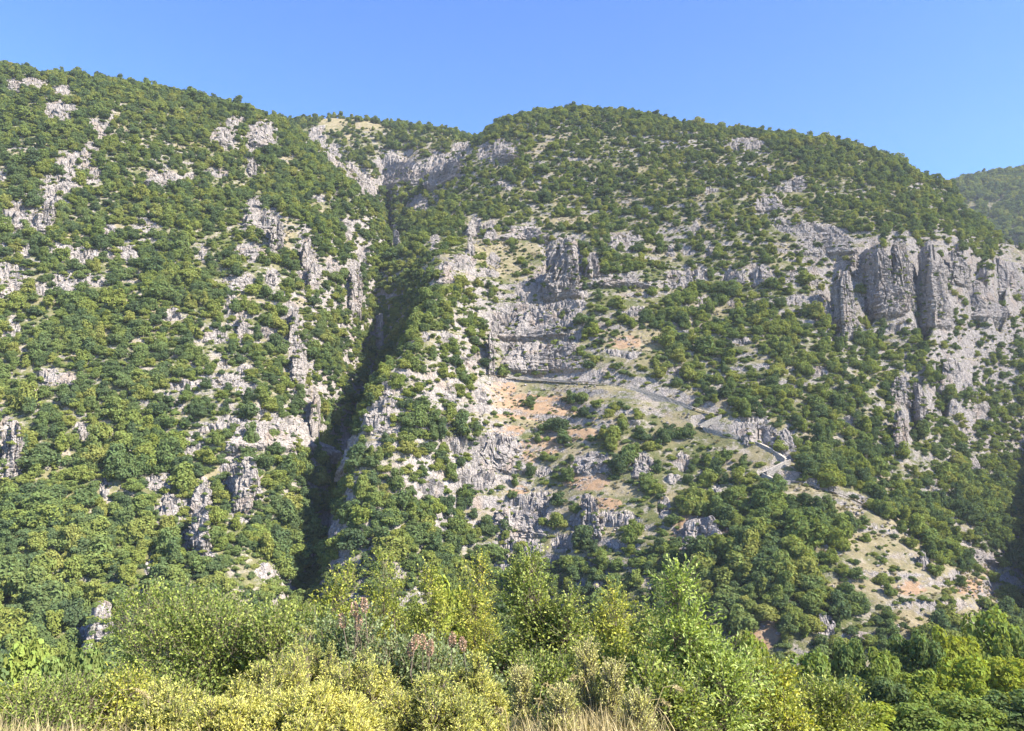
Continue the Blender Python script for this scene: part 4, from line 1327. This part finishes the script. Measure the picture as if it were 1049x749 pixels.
def bush_lobes(kind, r, h, seed):
    rs = np.random.default_rng(seed)
    if kind == 'round':
        L = [(0, 0, h * .5, r * .7, h * .42)]
        for i in range(13):
            a, q = rs.uniform(0, 6.28), rs.uniform(.35, .75) * r
            z = h * rs.uniform(.25, .85)
            q *= 1.1 - .55 * max(0, z / h - .5)
            L.append((math.cos(a) * q, math.sin(a) * q, z, r * rs.uniform(.22, .42), h * rs.uniform(.10, .2)))
    elif kind == 'spire':
        L = []
        for i in range(16):
            z = h * (.08 + .86 * i / 15)
            w = r * (1.0 - .72 * (i / 15) ** 1.6) * rs.uniform(.65, 1.1)
            a = rs.uniform(0, 6.28)
            L.append((math.cos(a) * w * .45, math.sin(a) * w * .45, z, max(w * .60, .06), h * .095))
    elif kind == 'tuft':
        L = []
        for i in range(26):
            a, q = rs.uniform(0, 6.28), math.sqrt(rs.uniform(0, 1)) * r
            top = h * (1 - .55 * (q / r) ** 2) * rs.uniform(.72, 1.0)
            for z, w in ((top * .92, .13), (top * .72, .20), (top * .45, .24)):
                L.append((math.cos(a) * q, math.sin(a) * q, z, r * w * rs.uniform(.8, 1.2), h * .13))
    return np.array(L)

def plant(name, label, cat, px, pytop, wpx, Y, kind, ntw, per, tl, leaf, wid, mat, seed, group=None, stems=9, up=.5, jit=.5, lab_part=None, shell=.35, htop=None):
    x, y, zt = at(px, pytop, Y)
    zg = ground(x, y) - .03
    h = max(zt - zg, .3)
    r = wpx / F * Y * .5
    root = empty(name, (x, y, zg), random.uniform(0, 6.28))
    tag(root, label, cat, group)
    LB = bush_lobes(kind, r, h * .96, seed)
    V, Q, TV, TQ = sprays(LB, ntw, per, tl, leaf, wid, seed + 5, up, jit, shell)
    V[:, 2] = np.maximum(V[:, 2], .02)
    rs = np.random.default_rng(seed + 9)
    parts = [(TV, TQ, None, 0)]
    for i in range(stems):
        l = LB[rs.integers(0, len(LB))]
        a = rs.uniform(0, 6.28)
        b = Vector((math.cos(a) * r * .12, math.sin(a) * r * .12, -.1))
        e = Vector(l[:3])
        m1 = b.lerp(e, .35) + Vector((0, 0, h * .12)) + Vector(rs.normal(size=3)) * .04 * r
        m2 = b.lerp(e, .7) + Vector((0, 0, h * .06)) + Vector(rs.normal(size=3)) * .06 * r
        rr = .006 + .010 * h * rs.uniform(.4, 1.)
        v, q = tube([b, m1, m2, e], [rr, rr * .75, rr * .5, rr * .2], 5)
        parts.append((v, q, None, 0))
    SV, SQ, _, _ = merge(parts)
    link_mesh('stems', SV, SQ, M_STEM, root)
    link_mesh('foliage', V, Q, mat, root)
    return root, h, r

# --- trees on the near slope, below the viewpoint
MIDV = []
for i in range(5):
    V, Q, Lb = crown(34, .5, .98, 5600, .026, 700 + i, 1., .62)
    Vb, Qb, Tb = blob(Lb, .66)  # added core hidden in the crown to block light
    CV, CQ, CT, _ = merge([(V, Q, None, 0), (Vb, Qb, Tb, 0)])
    parts = []
    v, q = tube([(0, 0, -.35), (.01, 0, .1), (.02, .01, .45), (.01, .02, .8)], [.035, .028, .018, .006], 7)
    parts.append((v, q, None, 0))
    for l in Lb[1:8]:
        v, q = tube([(.01, 0, .2), tuple(l[:3] * np.array([.5, .5, .75])), tuple(l[:3])], [.014, .010, .004], 5)
        parts.append((v, q, None, 0))
    TV, TQ, _, _ = merge(parts)
    MIDV.append((CV, CQ, CT, TV, TQ))
M_MID = mat_foliage('near_wood_leaves', [(.14, (.09, .14, .042)), (.34, (.145, .205, .05)), (.52, (.205, .26, .06)), (.70, (.27, .31, .07)), (.88, (.33, .33, .085))], scale=.08, transl=.36)
mid_proto = {}
def mid_tree(px, pytop, wpx, Y, label, k, squash=1.):
    x, y, zt = at(px, pytop, Y)
    zg = ground(x, y)
    d = wpx * 1.3 / F * Y
    hz = max(zt - zg, d * .5)
    root = empty('leafy_tree', (x, y, zg - .1), random.uniform(0, 6.28))
    root.scale = (d, d, hz / .98)
    tag(root, label, 'tree', 'leafy trees on the near slope')
    if k not in mid_proto:
        CV, CQ, CT, TV, TQ = MIDV[k]
        mid_proto[k] = (link_mesh('trunk', TV, TQ, M_BARK, root), link_mesh('crown', CV, CQ, M_MID, root, F3=CT))
    else:
        for o in mid_proto[k]:
            c = o.copy()
            COL.objects.link(c)
            c.parent = root
    return root
MID = [
    (752, 668, 62, 62, 'dark leafy tree behind the bright ash sapling'),
    (790, 690, 56, 48, 'yellowish leafy tree right of the bright ash sapling'),
    (826, 672, 54, 66, 'rounded leafy tree below the bare brown clearing'),
    (868, 648, 44, 92, 'bluish leafy tree at the upper edge of the near grove'),
    (900, 660, 46, 90, 'leafy tree under the lone dark bush on the tan slope'),
    (935, 648, 50, 95, 'leafy tree where the tan slope meets the near grove'),
    (972, 640, 54, 98, 'tall leafy tree in the near grove left of the last three'),
    (1008, 630, 56, 100, 'leafy tree reaching highest in the near grove at the right'),
    (1045, 636, 58, 100, 'leafy tree at the right edge in the upper row of the near grove'),
    (850, 690, 66, 55, 'broad dark tree in the middle of the near grove'),
    (895, 692, 58, 66, 'leafy tree between the broad dark tree and the right groups'),
    (940, 682, 56, 74, 'light green tree in the second row of the near grove'),
    (985, 676, 60, 76, 'dark green tree in the second row of the near grove'),
    (1030, 668, 60, 80, 'full crowned tree in the second row at the right edge'),
    (820, 715, 70, 40, 'bushy tree at the bottom of the view right of the ash sapling'),
    (880, 722, 70, 44, 'bushy tree at the bottom below the broad dark tree'),
    (935, 716, 70, 50, 'yellow green bushy tree low in the near grove'),
    (985, 712, 66, 54, 'bushy tree at the bottom of the near grove'),
    (1035, 705, 70, 56, 'bushy tree filling the bottom right corner'),
    (30, 650, 62, 70, 'yellow green tree low at the left edge of the woods'),
    (75, 664, 54, 66, 'leafy tree below the isolated bottom left cliff'),
    (8, 690, 70, 48, 'dark leafy tree in the bottom left corner above the grass'),
    (58, 694, 66, 44, 'pale leafy tree above the dry grass at the left'),
    (112, 690, 58, 40, 'leafy tree at the left foot of the hazel'),
    (-20, 655, 60, 66, 'leafy tree cut by the left edge of the view'),
    (330, 640, 60, 40, 'leafy tree in the gap right of the hazel'),
    (715, 640, 46, 70, 'small leafy tree seen past the top of the ash sapling'),
    (775, 655, 40, 95, 'small dark tree beside the bare brown clearing'),
    (648, 632, 50, 60, 'leafy tree behind the amber tipped sapling'),
    (400, 600, 56, 60, 'leafy tree behind the yellow green saplings'),
    (470, 600, 56, 62, 'leafy tree behind the gap between saplings'),
]
for k, (px, py, w, Y, lab) in enumerate(MID):
    mid_tree(px, py, w, Y, lab, k % 5)

# --- saplings and bushes on the edge in front of the viewpoint
SAP = 'tall saplings at the edge of the slope'
plant('hazel_bush', 'big rounded green hazel bush with deep shade under its crown', 'bush', 212, 590, 205, 16, 'round', 4050, 7, .42, 0.071, .62, M_HORN, 1, stems=22)
plant('hazel_bush', 'smaller green bush leaning against the right side of the big hazel', 'bush', 300, 612, 90, 15, 'round', 1215, 7, .40, 0.067, .62, M_HORN, 2, stems=10)
plant('sapling', 'broad yellow green sapling right of the hazel', 'sapling', 352, 578, 105, 20, 'spire', 2524, 7, .42, 0.076, .6, M_SAP, 3, SAP)
plant('sapling', 'tallest yellow green sapling left of the grey leaved bush', 'sapling', 396, 566, 97, 21, 'spire', 2524, 7, .42, 0.076, .6, M_SAP, 4, SAP)
plant('sapling', 'slim yellow green sapling above the pink seed heads', 'sapling', 440, 584, 77, 19, 'spire', 2065, 7, .4, 0.071, .6, M_SAP, 5, SAP)
plant('sapling', 'amber tinted sapling just left of the dark central tree', 'sapling', 487, 572, 82, 20, 'spire', 2295, 7, .4, 0.071, .6, M_SAP, 6, SAP)
plant('sapling', 'dark green central sapling with a pointed top', 'sapling', 541, 572, 115, 15, 'spire', 4131, 7, .36, 0.063, .62, M_HORN, 7, SAP, stems=14)
plant('sapling', 'green sapling leaning right of the dark central one', 'sapling', 588, 612, 92, 14.5, 'spire', 2983, 7, .34, 0.059, .62, M_HORN, 8, SAP)
plant('sapling', 'green sapling with amber leaf tips in the centre right', 'sapling', 628, 604, 92, 17, 'spire', 2754, 7, .38, 0.067, .6, M_SAP, 9, SAP)
plant('sapling', 'rounded green sapling left of the bright ash', 'sapling', 664, 628, 80, 15, 'spire', 2295, 7, .36, 0.063, .6, M_HORN, 10, SAP)
plant('ash_sapling', 'bright green ash sapling with long leaflets reaching up', 'sapling', 697, 584, 84, 11.5, 'spire', 1026, 9, .36, 0.080, .38, M_ASH, 11, stems=6, up=.2)
plant('ash_sapling', 'low bright green ash bush at the bottom right of centre', 'sapling', 728, 668, 90, 11, 'round', 837, 9, .34, 0.071, .40, M_ASH, 12, stems=8, up=.2)
plant('hazel_bush', 'wide low green bush filling the gap below the centre right saplings', 'bush', 640, 668, 110, 12, 'round', 1755, 7, .32, 0.059, .62, M_SAP, 21, stems=12)
plant('hazel_bush', 'fresh green bush at the bottom right of the ash', 'bush', 772, 690, 96, 13, 'round', 1620, 7, .34, 0.063, .62, M_SAP, 22, stems=12)
plant('hazel_bush', 'yellowish bush farther right along the bottom edge', 'bush', 842, 704, 90, 15, 'round', 1350, 7, .36, 0.067, .62, M_HORN, 23, stems=10)
plant('hazel_bush', 'low bush between the hazel and the junipers', 'bush', 128, 690, 90, 12, 'round', 1215, 7, .3, 0.055, .62, M_SAP, 24, stems=9)
plant('hazel_bush', 'shady green bush behind the slim broom sprig', 'bush', 560, 668, 100, 12, 'round', 1620, 7, .3, 0.055, .62, M_HORN, 25, stems=12)
plant('hazel_bush', 'low green bush at the left edge above the dry grass', 'bush', 40, 706, 110, 11, 'round', 1215, 7, .3, 0.050, .6, M_HORN, 26, stems=9)
plant('hazel_bush', 'low green bush at the bottom between grass and ash', 'bush', 680, 690, 70, 10, 'round', 810, 7, .28, 0.055, .6, M_HORN, 13)
GB = 'grey leaved bushes with pink seed heads'
roots = [plant('grey_bush', 'grey green leafy bush with pink brown seed heads at upper left', 'bush', 352, 632, 90, 11, 'round', 1080, 7, .26, 0.050, .75, M_GREY, 14, GB),
         plant('grey_bush', 'grey green leafy bush carrying several drooping pink seed heads', 'bush', 440, 648, 120, 11, 'round', 1350, 7, .26, 0.050, .75, M_GREY, 15, GB)]
def seed_head(root, px, py, Y, s, seed):
    rs = np.random.default_rng(seed)
    n = 150
    t = rs.uniform(0, 1, n)
    a = rs.uniform(0, 6.28, n)
    rad = s * .20 * np.sin(np.clip(t, .05, .97) * 3.14) ** .7 * rs.uniform(.4, 1, n)
    P = np.stack([np.cos(a) * rad, np.sin(a) * rad, t * s], 1)
    D = unit(np.stack([np.cos(a), np.sin(a), rs.uniform(-.3, .8, n)], 1))
    Nn = unit(rs.normal(size=(n, 3)))
    V, Q = leaf_faces(P, D, Nn, np.full(n, s * .14), np.full(n, s * .11))
    v, q = tube([(0, 0, -s * 1.6), (0, 0, 0), (0, 0, s)], [.006, .005, .003], 4)
    MV, MQ, _, mi = merge([(V, Q, None, 0), (v, q, None, 1)])
    MV = MV @ np.array(Matrix.Rotation(rs.uniform(-.3, .3), 3, 'Y')).T
    o = link_mesh('seed_head', MV, MQ, [M_SEED, M_STEM], root, mi=mi)
    wpos = Vector(at(px, py, Y))
    o.location = Matrix.Rotation(-root.rotation_euler.z, 3, 'Z') @ (wpos - root.location)
    return o
for i, (px, py, r) in enumerate([(352, 644, 0), (366, 646, 0), (364, 632, 0), (374, 628, 0), (421, 674, 1), (433, 666, 1), (463, 664, 1), (475, 668, 1), (424, 666, 1), (440, 672, 1)]):
    seed_head(roots[r][0], px, py, 10.4 - .03 * i, .19, 40 + i)

JB = 'yellow green juniper bushes'
for i, (px, py, w, Y, lab) in enumerate([
        (172, 698, 86, 8.2, 'small bright yellow juniper bush above the dry grass at left'),
        (282, 672, 104, 8.6, 'yellow green juniper bush under the right side of the hazel'),
        (318, 640, 70, 9.6, 'upright yellow juniper with pointed sprigs, highest of the group'),
        (365, 672, 110, 8.4, 'wide yellow juniper bush below the first pink seed heads'),
        (440, 694, 110, 7.8, 'broad pale juniper bush in the middle of the bottom edge'),
        (488, 672, 60, 8.8, 'yellow juniper bush at the right end beside the dark gap'),
        (240, 708, 80, 7.4, 'greenish juniper bush at the bottom left of the group'),
        (325, 706, 110, 7.0, 'pale juniper bush in front of the upright one')]):
    plant('juniper_bush', lab, 'bush', px, py, w, Y, 'tuft', 4600, 9, .11, .033, .36, M_YEL, 60 + i, JB, stems=12, up=.9, jit=.8, shell=.25)

BR = 'upright broom sprigs'
for i, (px, py, w, Y, lab) in enumerate([
        (533, 688, 22, 6.6, 'slim pale broom sprig standing by the dark gap'),
        (601, 664, 24, 6.4, 'tallest pale broom sprig in the grass'),
        (628, 682, 30, 6.3, 'bushy pale broom sprig right of the tallest'),
        (575, 712, 40, 6.0, 'low pale broom sprig between the slim and tall ones'),
        (652, 716, 44, 6.0, 'low spreading broom sprig at the right end of the grass')]):
    plant('broom_sprig', lab, 'plant', px, py, w, Y, 'spire', 567, 9, .10, 0.024, .30, M_PALE, 80 + i, BR, stems=5, up=1.4, jit=.5, shell=.1)

def grass_patch(spots, n, hmin, hmax, seed, name, label, mat):
    rs = np.random.default_rng(seed)
    V, Q = [], []
    for k in range(n):
        cx, cy, sx, sy, hs = spots[rs.integers(0, len(spots))]
        x, y = cx + rs.normal() * sx, cy + rs.normal() * sy
        if y < 3.2: continue
        z = ground(x, y)
        h = rs.uniform(hmin, hmax) * hs
        a = rs.uniform(0, 6.28)
        b = rs.uniform(.1, .7) * h
        w = rs.uniform(.0025, .005)
        wa = a + 1.57
        o = len(V)
        for t in (0, .4, .75, 1.):
            c = Vector((x + math.cos(a) * b * t * t, y + math.sin(a) * b * t * t, z - .02 + h * (t - .25 * t * t * (b / h))))
            e = Vector((math.cos(wa), math.sin(wa), 0)) * w * (1 - .85 * t)
            V += [c - e, c + e]
        for j in range(3):
            Q.append((o + 2 * j, o + 2 * j + 1, o + 2 * j + 3, o + 2 * j + 2))
    return tag(link_mesh(name, np.array(V), Q, mat), label, 'grass', kind='stuff')
grass_patch([(.55, 5.9, .2, .3, .75), (.75, 6.1, .2, .3, .8), (.3, 6.2, .2, .3, .6), (-3.6, 6.2, .45, .35, .5), (-3., 6.2, .5, .3, .35), (-4.4, 6.8, .5, .5, .75)], 4200, .16, .42, 3,
            'dry_grass', 'long bleached grass along the edge of the slope', M_DRY)

for i, (px, py, b, Y, bend) in enumerate([(550, 716, 556, 6.2, .10), (560, 700, 548, 6.3, .2), (583, 708, 566, 6.4, .25), (590, 692, 612, 6.3, -.14), (690, 702, 664, 6.2, .18), (676, 716, 640, 6.0, .2), (515, 726, 522, 6.1, -.1), (140, 705, 90, 6.6, .3)]):
    x, y, z = at(px, py, Y)
    xb, yb, _ = at(b, 740, Y)
    zb = ground(xb, yb)
    P = [(xb, yb, zb), (xb + (x - xb) * .3, yb, zb + (z - zb) * .62), (xb + (x - xb) * .6, y, zb + (z - zb) * .96), (x, y, z), (x + bend * .35, y, z - abs(bend) * .25)]
    v, q = tube(P, [.004, .0035, .003, .0025, .002], 5)
    rs = np.random.default_rng(i)
    t = rs.uniform(.0, 1, 60)[:, None]
    PP = np.array(P[3]) * (1 - t) + np.array(P[4]) * t
    LV, LQ = leaf_faces(PP, unit(rs.normal(size=(60, 3)) * .5 + np.array([bend, 0, -.2])), unit(rs.normal(size=(60, 3))), np.full(60, .03), np.full(60, .008))
    MV, MQ, _, _ = merge([(v, q, None, 0), (LV, LQ, None, 0)])
    tag(link_mesh('grass_stalk', MV, MQ, M_DRY), ['short bent seed stalk beside the slim broom sprig', 'arching dry stalk rising by the slim broom sprig', 'long dry stalk drooping towards the tall broom sprig', 'dry stalk with hooked tip above the tall broom sprig',
        'slanting bare stalk pointing up to the ash sapling', 'thin slanting stalk over the low broom sprig', 'dry stalk in the dark gap by the juniper', 'lone slanting stalk in the dry grass at left'][i], 'stalk', 'dry seed stalks')
